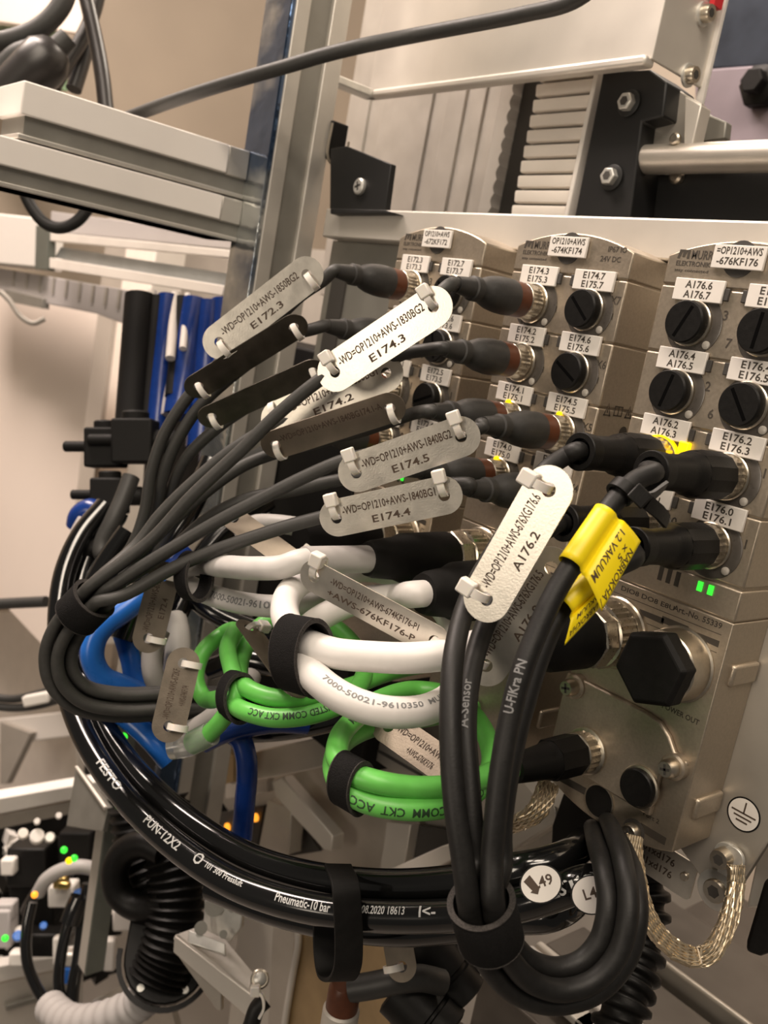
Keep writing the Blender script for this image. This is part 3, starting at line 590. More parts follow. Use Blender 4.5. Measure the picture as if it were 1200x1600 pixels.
# ------------------------------------------------------------------ upper left: cables behind the beams, loop below them
UG = 'dark cables hanging at the upper left'
for lab, P, r in (('thick grey cable curving off to the upper left corner', [(110, -30, 640), (95, 10, 640), (70, 38, 640), (40, 55, 640), (0, 66, 640), (-40, 70, 640)], 7.0),
                  ('straight dark cable hanging down to the end of the upper beam', [(128, -30, 660), (140, 20, 655), (152, 75, 650), (160, 120, 645), (166, 175, 640)], 5.5),
                  ('dark cable slanting left behind the upper beam', [(158, -30, 690), (146, 20, 685), (128, 60, 680), (104, 100, 675), (84, 135, 670)], 5.5),
                  ('dark cable slanting behind the straight hanging one', [(150, -20, 700), (140, 40, 695), (130, 90, 690), (115, 140, 685)], 6.0),
                  ('second grey cable looping at the left picture edge', [(-30, 150, 630), (0, 110, 630), (25, 85, 630), (50, 75, 632)], 6.5)):
    tube_thing('hanging_cable', lab, 'cable', P, r, 'hose_brown' if 'grey' not in lab else 'rubber', UG)
t = thing('cable_plug', 'large dark plug housing at the left edge above the beams', 'plug', D(40, 120, 640))
ax = nrm(D(70, 95, 640) - D(0, 165, 640)); build('plug_shell', MB().lathe([(0, 16), (30, 17), (44, 17), (52, 12), (56, 6)], D(5, 160, 630), ax, 28), M['hose_brown'], t); build('plug_neck', MB().lathe([(50, 8), (64, 7)], D(5, 160, 630), ax, 20), M['rubber'], t)
tube_thing('loop_cable', 'dark cable loop hanging below the two beams', 'cable', [(28, 265, 640), (36, 295, 640), (52, 328, 640), (72, 350, 640), (95, 356, 640), (120, 346, 640), (140, 322, 640), (152, 300, 640)], 4.2, 'rubber_blk', UG)
tube_thing('wall_pipe', 'grey pipe hanging in front of the far wall', 'pipe', [onY(183, -40, 900), onY(188, 90, 900), onY(196, 170, 900)], 11, 'cream_dk')

# framework of pale rails under the beams, grey wire duct, white partition and post
FR = thing('rail_frame', 'grey rail frame with pale cross bars below the beams', 'frame', (-620, 60, -20))
FY = 40
def frbar(c, mat, th=6, nm='cross_bar', y=FY): slab(nm, None, None, c, 1, y, th, mat, 0.6, FR)
frbar(((95, 386), (385, 432), (385, 448), (360, 460), (85, 402)), 'blue_grey', 4, 'back_sheet', FY + 8)
frbar(((76, 362), (372, 392), (370, 404), (76, 376)), 'cream'); frbar(((74, 402), (350, 446), (347, 462), (72, 418)), 'cream')
frbar(((80, 330), (392, 372), (390, 392), (78, 362)), 'duct', 4, 'upper_sheet', FY + 14)
frbar(((56, 352), (76, 354), (74, 422), (54, 420)), 'post_green', 8, 'end_post', FY - 2); frbar(((362, 388), (384, 390), (378, 462), (355, 460)), 'post_green', 8, 'end_post', FY - 2)
slab('wire_duct', 'long grey slotted wire duct under the rail frame at left', 'duct', ((-40, 412), (210, 455), (375, 478), (375, 488), (208, 512), (150, 490), (-40, 452)), 1, 75, 25, 'duct', 1)
WD = thing('duct_mouldings', 'dark slots along the wire duct edge', 'slots', onY(100, 440, 74))
for k in range(9):
    c = onY(22 + k * 20.5, 434 + k * 4.2, 74.4); build('duct_slot', MB().box(c[0] - 3, c[0] + 3, 73.6, 75.2, c[2] - 9, c[2] + 9), M['cream_dk'], WD)
tube_thing('wire_loop', 'thin grey wire loop under the wire duct at far left', 'wire', [(0, 455, 900), (15, 470, 900), (32, 494, 900), (52, 505, 900), (70, 498, 900)], 2.6, 'cream_dk')
slab('dark_clip', 'small dark clip under the wire duct', 'clip', ((8, 452), (66, 466), (66, 482), (8, 470)), 1, 70, 8, 'alu_dark')
slab('far_board', 'pale blurred board in the far upper left corner', 'board', ((-80, -40), (170, -40), (120, 52), (-80, 22)), 1, 180, 10, 'wall', 1)
slab('far_board', 'greenish blurred board in the far upper left corner', 'board', ((-80, 30), (92, 48), (96, 140), (-80, 130)), 1, 195, 10, 'pcb', 1)
slab('cream_box', 'pale box front at the left edge under the beams', 'box', ((-80, 325), (60, 340), (56, 418), (-80, 405)), 1, 60, 30, 'label', 2)
structure('partition_wall', MB().box(-2055, onY(128, 700, 150)[0], 150, 170, onY(50, 990, 150)[2], onY(50, 462, 150)[2]), M['wall'])
PT = thing('cream_post', 'pale cream square post behind the blue and black tubes', 'post', onY(165, 800, 240))
xa, xb, xc_ = onY(132, 650, 240)[0], onY(168, 650, 240)[0], onY(214, 650, 240)[0]
build('post_face', MB().box(xa, xb, 240, 280, -500, 120), M['cream_dk'], PT, bevel=2); build('post_rib', MB().box(xb + 1, xc_, 236, 280, -500, 120), M['cream'], PT, bevel=2)
structure('panel_wall', MB().box(-1500, -300, 420, 440, -1000, 90), M['cream_dk'])

# vertical tubes and rods hanging from the frame (blue, black, silver)
VG = 'tubes and rods hanging below the rail frame'
for lab, a, b, r, mat in (('leftmost black tube under the rail frame', (220, 462), (202, 700), 11.0, 'black_matt'), ('silver rod beside the leftmost black tube', (238, 455), (214, 660), 3.4, 'cream'),
                          ('second black tube, right of the silver rod', (248, 465), (228, 700), 6.5, 'black_matt'), ('bright blue tube hanging under the rail frame', (262, 462), (243, 680), 7.0, 'blue'),
                          ('silver rod right of the first blue tube', (275, 458), (266, 560), 3.4, 'cream'), ('grey tube with clamp between the blue tubes', (272, 520), (262, 650), 5.0, 'duct'),
                          ('third black tube among the blue ones', (286, 466), (270, 620), 5.5, 'black_matt'), ('thin silver rod before the wide blue tubes', (294, 460), (286, 545), 2.6, 'cream'),
                          ('wide dark blue tube left of the E172.3 tag', (306, 470), (276, 650), 9.5, 'blue'), ('dark blue tube touching the E172.3 tag', (328, 474), (312, 700), 9.5, 'blue'), ('rightmost dark blue tube, behind the E172.3 tag', (350, 470), (330, 740), 9.0, 'blue')):
    tube_thing('hanging_tube', lab, 'tube', [a + (640,), tuple((np.array(a) + np.array(b)) / 2) + (632,), b + (620,)], r, mat, VG)
slab('tube_clamp', 'thin clear clamp bar across the black tubes', 'clamp', ((188, 588), (242, 600), (242, 604), (188, 592)), 1, -12, 6, 'duct', 0.3)

# flow controls: black valves with knobs
def flow_control(label, c, s, d, mat='black_matt'):
    o = D(c[0], c[1], d); T = thing('flow_control', label, 'valve', o, 'black flow control valves')
    ux, uy = RC.T @ V(1, 0, 0), RC.T @ V(0, -1, 0); f = RC.T @ V(0, 0, 1)
    build('valve_body', MB().obox(o, ux * 12 * s, uy * 13 * s, f * 10 * s), M[mat], T, bevel=1.5)
    build('adjusting_stem', MB().lathe([(0, 3.6 * s), (16 * s, 3.6 * s), (17 * s, 2.8 * s)], o - ux * 11 * s + uy * 1 * s, -ux, 16), M[mat], T)
    build('adjusting_knob', MB().lathe([(0, 8 * s), (5 * s, 8 * s), (6 * s, 7 * s)], o + uy * 12 * s, uy, 20), M[mat], T)
    build('port_sleeve', MB().lathe([(0, 7 * s), (14 * s, 7 * s), (16 * s, 6 * s)], o + ux * 8 * s, ux, 20), M[mat], T)
    return T
flow_control('black flow control with a long stem pointing left', (166, 700), 1.0, 600)
flow_control('black flow control at the foot of the black tubes', (212, 690), 1.1, 590)
flow_control('lower black flow control above the blue elbow', (172, 775), 0.9, 590)
t = thing('blue_elbow', 'blue push-in elbow fitting below the black flow controls', 'fitting', D(140, 810, 580))
build('elbow_body', MB().tube(spline(pts_((122, 822, 585), (126, 806, 582), (142, 797, 580), (158, 806, 580), (165, 830, 580)), 6), 7.5, 18), M['blue'], t)
build('elbow_collar', MB().lathe([(0, 7), (10, 7), (12, 6)], D(138, 815, 570), nrm(D(118, 850, 570) - D(138, 815, 570)), 18), M['duct'], t)
tube_thing('bent_tube', 'grey brown tube bending sharply behind the grey sensor cables', 'tube', [(205, 745, 520), (192, 780, 515), (176, 815, 510), (160, 850, 508), (160, 865, 506), (180, 868, 504), (198, 855, 504)], 5.0, 'rubber')
tube_thing('bent_tube', 'second dark tube curving beneath the bent grey one', 'tube', [(118, 895, 520), (128, 872, 516), (150, 855, 512), (175, 850, 510)], 5.0, 'rubber_blk')

slab('dark_backdrop', 'added black sheet behind the left bend of the hoses', 'cover', ((140, 1090), (215, 1120), (330, 1230), (335, 1345), (200, 1345), (128, 1240)), 1, 126, 6, 'black_matt', 1)  # black sheet added to fill the dark area behind the hoses
# blue tubes in the left bundle
BG = 'blue tubes in the left bundle'
for lab, P, r, mat in (('light blue tube curving beneath the left strap', [(250, 905, 450), (205, 945, 440), (165, 975, 435), (148, 1000, 434), (145, 1030, 434), (160, 1058, 436), (190, 1072, 440), (235, 1090, 446), (260, 1098, 450)], 5.6, 'blue_light'),
                       ('dark blue tube crossing above the light blue curve', [(290, 860, 470), (240, 915, 456), (195, 955, 450), (155, 985, 446), (142, 1015, 444), (152, 1050, 446), (180, 1075, 448)], 5.6, 'blue'),
                       ('short light blue tube hanging right of the curve', [(180, 960, 470), (195, 1000, 465), (204, 1030, 462), (212, 1062, 460), (230, 1085, 460)], 5.2, 'blue_light'),
                       ('blue tube slanting down to the right under the black cables', [(160, 1095, 452), (190, 1115, 450), (215, 1135, 448), (240, 1160, 445), (265, 1190, 445)], 5.4, 'blue_light'),
                       ('dark blue tube low at left under the black cables', [(165, 1078, 462), (200, 1112, 460), (240, 1125, 458), (290, 1130, 455)], 5.2, 'blue'),
                       ('blue tube branching below the upper green coil', [(318, 1160, 420), (345, 1146, 418), (385, 1135, 418), (430, 1128, 420), (480, 1130, 425)], 5.2, 'blue'),
                       ('blue tube dropping from the branch to the hoses', [(352, 1140, 422), (375, 1155, 421), (384, 1180, 420), (386, 1210, 420), (382, 1260, 422), (378, 1310, 424)], 5.0, 'blue')):
    tube_thing('blue_tube', lab, 'tube', P, r, mat, BG)

# dark valve terminal and black tubes behind the cables
VT = thing('valve_terminal', 'dark valve terminal behind the cables, left of the boxes', 'valve terminal', (-470, 60, -260))
build('terminal_body', MB().box(-640, -375, 50, 120, -265, -20), M['black_matt'], VT, bevel=2)
slab('dark_backdrop', 'added black sheet behind the fan of sensor cables', 'cover', ((300, 600), (345, 545), (385, 560), (470, 640), (540, 690), (560, 860), (540, 1120), (250, 1120), (215, 900), (225, 720)), 1, 27, 4, 'black_matt', 0.6)  # black sheet added so the background behind the cables stays dark
for k in range(10): build('valve_slice', MB().box(-636 + k * 26, -614 + k * 26, 38, 52, -170, -60), M['black'], VT, bevel=1.2)
for k in range(10): build('tube_port', MB().lathe([(0, 6), (8, 6), (9, 5)], (-625 + k * 26, 38, -185), -EY, 16), M['black_anod'], VT)
TGp = 'black tubes leaving the dark valve terminal'
for i, (P, lab) in enumerate(((((330, 720, 500), (300, 790, 490), (262, 850, 480), (230, 905, 472), (205, 960, 466), (190, 1000, 462)), 'black tube behind the fan of sensor cables'),
                         (((420, 780, 500), (350, 830, 490), (310, 880, 482), (285, 940, 474), (262, 990, 468)), 'black tube running behind the rear coil strap'),
                         (((520, 960, 480), (460, 990, 470), (400, 985, 466), (340, 960, 470), (300, 930, 476)), 'black tube arching behind the green coil'),
                         (((560, 1010, 470), (500, 1030, 460), (440, 1040, 458), (380, 1030, 462), (330, 1045, 470)), 'lower black tube arching behind the green coil'),
                         (((330, 1140, 440), (420, 1140, 436), (500, 1128, 432), (580, 1105, 430)), 'black tube below the upper green coil'),
                         (((200, 830, 500), (165, 880, 495), (140, 930, 490), (130, 985, 485), (138, 1040, 480), (165, 1085, 470)), 'black tube inside the left bundle'))):
    tube_thing('black_tube', lab, 'tube', list(P), 6.0, 'hose', TGp)

# ------------------------------------------------------------------ lower middle: brackets and sheets under the boxes
LB = 'sheet metal brackets under the boxes'
slab('base_sheet', 'large flat grey sheet under the coils', 'sheet', ((330, 1230), (520, 1180), (700, 1120), (900, 1180), (900, 1420), (640, 1420), (430, 1370)), 1, 95, 4, 'sheet', 0.5, group=LB)
slab('channel_bracket', 'pale channel bracket left of the lower green coil', 'bracket', ((352, 1196), (405, 1172), (508, 1150), (518, 1158), (518, 1196), (420, 1216), (360, 1226)), 1, 60, 14, 'sheet', 1, group=LB)
slab('folded_lug', 'folded pale metal lug below the clear sleeve of the green cable', 'lug', ((318, 1180), (350, 1166), (366, 1180), (366, 1222), (348, 1226), (330, 1205)), 1, 40, 10, 'ochre', 1, group=LB)
slab('pale_strip', 'pale pinkish metal strip beside the blue dropping tube', 'strip', ((352, 1222), (418, 1212), (418, 1238), (352, 1248)), 1, 78, 6, 'cream', 0.6, group=LB)
slab('gusset_bar', 'diagonal gusset bar of the sheet bracket', 'bracket', ((424, 1222), (440, 1214), (520, 1306), (517, 1330), (506, 1328), (430, 1245)), 1, 70, 10, 'sheet_light', 1, group=LB)
slab('gusset_post', 'upright pale leg left of the diagonal gusset', 'bracket', ((418, 1250), (456, 1262), (450, 1336), (404, 1322)), 1, 74, 12, 'sheet', 1, group=LB)
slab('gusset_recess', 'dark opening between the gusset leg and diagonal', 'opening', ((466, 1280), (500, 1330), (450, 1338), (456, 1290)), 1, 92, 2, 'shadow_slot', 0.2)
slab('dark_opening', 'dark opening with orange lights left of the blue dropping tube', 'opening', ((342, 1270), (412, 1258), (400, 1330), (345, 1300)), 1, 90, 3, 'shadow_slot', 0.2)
for q in ((357, 1292), (401, 1277)): tag(build('orange_indicator', MB().lathe([(0, 3.2), (2, 3.2), (3, 1.8)], onY(*q, 88), -EY, 14), M['led_orange']), 'lit orange indicator %s the blue dropping tube' % ('left of' if q[0] < 380 else 'right of'), 'indicator light')
t = thing('slotted_plate', 'grey plate with two slots behind the lower green coil', 'plate', onY(650, 1210, 70))
P = [onY(*q, 62) for q in ((572, 1148), (602, 1140), (742, 1232), (742, 1262), (640, 1225), (575, 1180))]
build('plate_body', MB().prism([(p[0], p[2]) for p in P], (0, 62, 0), EX, EZ, EY, 8), M['sheet'], t, bevel=0.6)
for q in ((600, 1160, 690, 1215), (585, 1170, 660, 1212)):
    a, b = onY(q[0], q[1], 61.6), onY(q[2], q[3], 61.6); build('plate_slot', MB().strap([a, b], EZ, 1.6, 0.8), M['shadow_slot'], t)
slab('upright_strip', 'pale upright strip under the lower green coil', 'strip', ((604, 1284), (642, 1288), (630, 1362), (592, 1366)), 1, 80, 8, 'sheet_light', 0.6, group=LB)
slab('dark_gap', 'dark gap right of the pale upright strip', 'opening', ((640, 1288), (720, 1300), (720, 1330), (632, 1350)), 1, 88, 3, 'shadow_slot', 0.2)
slab('pink_bar', 'pinkish pale bar rising to the right above the hoses', 'bar', ((580, 1372), (690, 1322), (720, 1316), (720, 1336), (640, 1378)), 1, 66, 8, 'cream', 0.6, group=LB)
slab('bent_bracket', 'bent grey bracket below the short copper braid', 'bracket', ((720, 1232), (800, 1205), (862, 1228), (872, 1285), (800, 1330), (735, 1320)), 1, 36, 12, 'sheet', 1, group=LB)
slab('bent_bracket', 'pale plate edge between the short braid and the black block', 'bracket', ((800, 1200), (860, 1215), (915, 1260), (905, 1282), (830, 1240)), 1, 30, 5, 'sheet_light', 0.6, group=LB)
slab('black_block', 'black block under the nearest box', 'block', ((862, 1290), (880, 1238), (965, 1300), (985, 1330), (950, 1352), (860, 1336)), 1, 28, 22, 'black_matt', 1)

# ------------------------------------------------------------------ bottom middle, under the hoses
t = thing('shelf_bracket', 'pale angled shelf bracket at the lower left, under the hoses', 'bracket', D(330, 1500, 520))
def dslab(name, corners, d, th, mat, par, bevel=0.6):
    c = [D(px, py, dd) for px, py, dd in corners]; n = nrm(np.cross(c[1] - c[0], c[2] - c[0]));
    if np.dot(n, c[0] - CAM) < 0: n = -n
    u = nrm(c[1] - c[0]); v = np.cross(n, u); mb = MB().prism([(np.dot(p - c[0], u), np.dot(p - c[0], v)) for p in c], c[0], u, v, n, th); return build(name, mb, M[mat], par, bevel=bevel, smooth=30)
dslab('shelf_edge', ((272, 1462, 500), (400, 1560, 470), (398, 1600, 470), (270, 1488, 500)), 0, 3, 'sheet_light', t)
dslab('shelf_top', ((274, 1460, 502), (330, 1440, 530), (396, 1520, 505), (396, 1552, 474)), 0, 3, 'label', t)
dslab('shelf_face', ((272, 1486, 505), (345, 1540, 490), (345, 1580, 490), (335, 1580, 490)), 0, 3, 'sheet', t)
t = thing('zinc_angle', 'small galvanised angle with holes on the shelf bracket', 'bracket', D(345, 1440, 500))
dslab('angle_plate', ((320, 1396, 512), (380, 1410, 500), (376, 1450, 500), (352, 1476, 500), (310, 1456, 508)), 0, 3, 'zinc', t)
dslab('angle_base', ((294, 1452, 502), (352, 1474, 496), (352, 1492, 492), (294, 1474, 498)), 0, 3, 'zinc', t)
for q, r in (((335, 1416, 506), 5.5), ((363, 1418, 501), 2.6), ((314, 1450, 501), 3.6), ((349, 1460, 497), 2.2)):
    c = D(*q); n = nrm(CAM - c); build('angle_hole' if r != 3.6 else 'angle_screw', MB().lathe([(0, r), (0.8, r)], c, n, 20), M['alu_dark'], t)
slab('rear_column', 'broad pale metal column behind the bolt at the bottom', 'column', ((375, 1400), (470, 1395), (462, 1640), (350, 1640)), 1, 40, 30, 'sheet_light', 3)
slab('rear_column', 'grey metal column to the right of the broad pale one', 'column', ((425, 1440), (472, 1440), (452, 1640), (415, 1640)), 1, 34, 5, 'sheet', 2)
t = thing('brass_sheet', 'large golden brown sheet with a rounded pale edge at the bottom', 'sheet', onY(520, 1590, 70))
P = [onY(*q, 20) for q in ((462, 1440), (500, 1428), (610, 1430), (610, 1640), (440, 1640))]
build('sheet_face', MB().prism([(p[0], p[2]) for p in P], (0, 20, 0), EX, EZ, EY, 4), M['ochre'], t, bevel=0.8)
build('sheet_edge', MB().tube(spline([onY(*q, 18) for q in ((452, 1425), (464, 1442), (466, 1470), (458, 1520), (448, 1580), (440, 1640))], 6), 2.2, 10), M['sheet_light'], t)
slab('brass_sheet', 'second golden sheet right of the hanging rubber band', 'sheet', ((600, 1430), (690, 1440), (690, 1640), (600, 1640)), 1, 60, 4, 'ochre', 0.8)
t = thing('column_bolt', 'shiny round headed bolt at the bottom centre with a tie', 'bolt', D(405, 1530, 470))
c = D(406, 1530, 462); n = nrm(CAM - c); build('bolt_flange', MB().lathe([(0, 4.8), (1, 4.8), (1.6, 4)], c, n, 24), M['nickel_side'], t); build('bolt_dome', MB().lathe([(1.4, 3.4), (3, 3.0), (4, 1.5)], c, n, 24), M['zinc'], t)
t = thing('cable_tie', 'pale loop of a cable tie below the shiny bolt', 'cable tie', D(402, 1560, 455))
build('tie_band', MB().strap(spline(pts_((398, 1545, 455), (410, 1556, 453), (412, 1575, 452), (405, 1590, 452)), 6), RC.T @ V(0, 0, 1), 3, 1.2), M['tie'], t); build('tie_head', MB().obox(D(399, 1548, 454), RC.T @ V(2.4, 0, 0), RC.T @ V(0, 2.6, 0), RC.T @ V(0, 0, 2)), M['tie'], t, bevel=0.6)
tube_thing('short_cable', 'short black cable rising into the tie at the bottom centre', 'cable', [(385, 1625, 455), (393, 1600, 455), (402, 1575, 456), (415, 1562, 458)], 4.2, 'rubber_blk')
t = thing('rubber_band', 'wide black rubber hanger hooked round the hoses at the bottom', 'hanger', D(540, 1480, 340))
W = [nrm(RC.T @ V(1, 0.1, 0.25))] * 60
path = spline(pts_((528, 1352, 352), (540, 1385, 334), (543, 1420, 332), (545, 1470, 333), (543, 1510, 335), (532, 1530, 342), (516, 1520, 352), (510, 1480, 358), (510, 1430, 362)), 6)
build('band_strip', MB().strap(path, W[:len(path)], 10.5, 1.6), M['black_matt'], t, bevel=0.3)
t = thing('proximity_sensor', 'sensor with an orange brown tip and pale thread at the bottom', 'sensor', D(535, 1580, 400))
ax = nrm(D(540, 1540, 398) - D(530, 1600, 402)); build('sensor_tip', MB().lathe([(0, 7.2), (9, 7.2), (12, 6)], D(534, 1574, 400), ax, 24), M['brown'], t); build('sensor_thread', MB().lathe([(-22, 8.2), (-1, 8.2), (0, 7.4)], D(534, 1574, 400), ax, 24), M['sheet_light'], t)
tube_thing('sensor_lead', 'thick dark lead running right from the sensor tip', 'cable', [(548, 1545, 396), (580, 1540, 394), (620, 1532, 392), (655, 1528, 394), (690, 1535, 400)], 5.6, 'mould')
for i, (P, r, lab) in enumerate(((((650, 1460, 420), (690, 1510, 415), (730, 1560, 412)), 11, 'upper black cylinder behind the front strap'), (((620, 1540, 410), (660, 1570, 405), (700, 1620, 400)), 13, 'lower black cylinder at the bottom, left of the front loop'), (((690, 1470, 430), (720, 1500, 425), (750, 1520, 424)), 8, 'short black rod end near the front strap'))):
    t = thing('black_cylinder', lab, 'cylinder', D(*P[1]), 'black cylinders at the bottom')
    a_, b_ = D(*P[0]), D(*P[-1]); L_ = np.linalg.norm(b_ - a_)
    build('barrel', MB().lathe([(0, r * 0.8), (1, r), (L_ * 0.62, r), (L_ * 0.64, r * 0.86), (L_ * 0.68, r * 0.86), (L_ * 0.7, r), (L_ - 1, r), (L_, r * 0.8)], a_, nrm(b_ - a_), 28), M['black'], t)

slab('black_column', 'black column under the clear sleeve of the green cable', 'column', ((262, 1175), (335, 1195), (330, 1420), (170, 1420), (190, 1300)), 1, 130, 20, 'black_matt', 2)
# ------------------------------------------------------------------ lower right: aluminium table profiles, ribbed conduit, black bar
TB = thing('profile_table', 'aluminium profile table running under the plate at lower right', 'frame', (-200, 200, -420))
zt = -330
def ledge(y0, y1, z, h, mat, nm='table_profile'): build(nm, MB().box(-262, 300, y0, y1, z - h, z), M[mat], TB, bevel=1.5)
ledge(60, 90, zt + 6, 40, 'table_dark'); ledge(94, 101, zt + 10, 34, 'label', 'profile_edge'); ledge(104, 109, zt + 10, 34, 'cream', 'profile_edge'); ledge(113, 150, zt + 6, 40, 'table_dark')
ledge(150, 158, zt - 10, 30, 'table_dark', 'profile_slot'); ledge(160, 164, zt + 12, 40, 'sheet'); ledge(168, 240, zt, 40, 'table_dark'); ledge(246, 330, zt - 20, 20, 'table_dark'); ledge(-40, 52, zt - 20, 30, 'table_dark')
rnd = random.Random(5)
for k in range(14):
    x, y = -330 + rnd.random() * 260, rnd.choice((30, 78, 128, 215, 270)); z = {30: zt - 20, 78: zt + 10, 128: zt + 10, 215: zt, 270: zt - 20}[y]
    build('profile_clip', MB().box(x, x + 10 + rnd.random() * 14, y - 6, y + 6, z, z + 4), M['duct' if k % 2 else 'alu'], TB, bevel=0.8)
t = thing('ribbed_conduit', 'black ribbed conduit hanging behind the black cable loop at the bottom right', 'conduit', D(960, 1500, 330))
path = spline(pts_((1000, 1330, 400), (1006, 1400, 396), (1004, 1460, 390), (990, 1520, 382), (975, 1570, 374), (960, 1640, 368)), 40)
build('conduit_wall', MB().tube(path, 8, 20, rads=[10.0 + 1.6 * math.tanh(2.2 * math.cos(k * 2 * math.pi / 20)) for k in range(len(path))]), M['black'], t, smooth=60)
t = thing('handle_bar', 'black rounded bar at the right edge below the plate', 'handle', onY(1180, 1490, 60))
P = [onY(*q, 40) for q in ((1192, 1375), (1260, 1350), (1260, 1470), (1185, 1496), (1163, 1488), (1164, 1470))]
build('bar_body', MB().prism([(p[0], p[2]) for p in P], (0, 40, 0), EX, EZ, EY, 25), M['black'], t, bevel=2)
slab('side_post', 'pale post at the right edge beyond the plate', 'post', ((1196, 1275), (1300, 1240), (1300, 1400), (1165, 1420)), 1, 70, 20, 'sheet_light', 1)

# ------------------------------------------------------------------ lower left: bay with small fittings, frame beams, corrugated tubes
BZ = -300
BY_ = thing('bay_beam', 'bright aluminium beam above the dark bay at left', 'beam', (-800, 0, -260), 'aluminium beams of the left bay')
P = [onX(*q, -800) for q in ((-60, 1275), (150, 1236), (150, 1256), (-60, 1300))]
def xs(c, x, th, mat, par, nm, bev=0.8): build(nm, MB().prism([(p[1], p[2]) for p in [onX(*q, x) for q in c]], (x, 0, 0), EY, EZ, -EX, th), M[mat], par, bevel=bev)
xs(((-60, 1258), (160, 1220), (160, 1240), (-60, 1284)), -790, 16, 'label', BY_, 'beam_face'); xs(((-60, 1286), (160, 1244), (160, 1262), (-60, 1308)), -792, 14, 'sheet', BY_, 'beam_lower_face')
B2 = thing('bay_beam', 'bright aluminium beam below the dark bay at left', 'beam', (-760, 0, -420), 'aluminium beams of the left bay')
xs(((-60, 1520), (130, 1488), (130, 1506), (-60, 1548)), -690, 12, 'label', B2, 'beam_face'); xs(((-60, 1550), (130, 1508), (130, 1640), (-60, 1660)), -694, 8, 'sheet_light', B2, 'beam_lower_face'); xs(((10, 1572), (120, 1540), (120, 1548), (10, 1580)), -688, 4, 'alu_dark', B2, 'beam_slot', 0.3)
bay = thing('fitting_bay', 'dark bay floor full of small pneumatic fittings at lower left', 'bay', (-850, -50, -420))
xs(((-60, 1300), (170, 1262), (170, 1520), (-60, 1560)), -840, 20, 'black_matt', bay, 'bay_floor')
def far_block(name, label, cat, px, py, sx, sy, d, mat, grp=None, bev=2, rot=0.0):
    o = D(px, py, d); k = d / FPX; ux, uy, f = RC.T @ V(1, 0, 0), RC.T @ V(0, -1, 0), RC.T @ V(0, 0, 1)
    ux, uy = ux * math.cos(rot) + uy * math.sin(rot), uy * math.cos(rot) - ux * math.sin(rot)
    mb = MB().obox(o, ux * sx * k / 2, uy * sy * k / 2, f * min(sx, sy) * k / 2); return tag(build(name, mb, M[mat], bevel=bev), label, cat, grp)
def far_round(name, label, cat, px, py, r, h, d, mat, grp=None, ang=0.8):
    o = D(px, py, d); k = d / FPX; n = nrm(CAM - o + EZ * 200 * ang); R_ = r * k
    return tag(build(name, MB().lathe([(-h * k, R_), (-1, R_), (0, R_ * 0.8)], o, n, 20), M[mat]), label, cat, grp)
FG_ = 'small fittings in the lower left bay'
fd = 800
for args in (('pneumatic_fitting', 'dark block carrying two round white knobs in the bay', 'fitting', 52, 1345, 60, 60, fd, 'black'), ('pneumatic_fitting', 'large dark block in the middle of the bay', 'fitting', 60, 1400, 70, 60, fd + 10, 'black_matt'),
             ('pneumatic_fitting', 'white cross shaped fitting at the left edge of the bay', 'fitting', 15, 1352, 22, 26, fd - 20, 'label'), ('pneumatic_fitting', 'dark block by the green indicator lights', 'fitting', 125, 1320, 50, 55, fd, 'black_matt'),
             ('pneumatic_fitting', 'pale metal fitting below the grey bent tube', 'fitting', 100, 1395, 40, 34, fd - 30, 'label'), ('pneumatic_fitting', 'brass coloured fitting in the bay', 'fitting', 96, 1376, 22, 20, fd - 40, 'brass'),
             ('pneumatic_fitting', 'small grey block at the far left of the bay', 'fitting', 10, 1420, 30, 26, fd - 40, 'duct'), ('pneumatic_fitting', 'grey lamp body with blue green glow at the left edge', 'fitting', 5, 1445, 36, 60, fd - 40, 'duct'),
             ('pneumatic_fitting', 'pale clip right of the grey lamp body', 'fitting', 32, 1458, 16, 20, fd - 40, 'label'), ('pneumatic_fitting', 'pale bottom plate piece in the bay', 'fitting', 30, 1495, 26, 22, fd - 50, 'label'),
             ('pneumatic_fitting', 'dark low block at the bottom of the bay', 'fitting', 70, 1470, 60, 36, fd - 20, 'black'), ('pneumatic_fitting', 'pale upright plate beside the black tubes', 'fitting', 92, 1484, 16, 44, fd - 80, 'label'),
             ('pneumatic_fitting', 'blue body of the lower cylinder fitting', 'fitting', 108, 1520, 22, 28, fd - 90, 'blue_light'), ('pneumatic_fitting', 'silver collar above the blue body', 'fitting', 112, 1496, 24, 22, fd - 90, 'sheet_light'),
             ('pneumatic_fitting', 'pale fitting cluster right of the grey upright', 'fitting', 205, 1432, 50, 34, fd - 60, 'label'), ('pneumatic_fitting', 'small bright fitting under the ribbed loop', 'fitting', 175, 1410, 26, 30, fd - 60, 'cream'),
             ('pneumatic_fitting', 'pale small block below the fitting cluster', 'fitting', 172, 1490, 18, 50, fd - 60, 'label'), ('pneumatic_fitting', 'orange glowing copper fitting', 'fitting', 100, 1383, 20, 12, fd - 60, 'brass')):
    far_block(*args, grp=FG_)
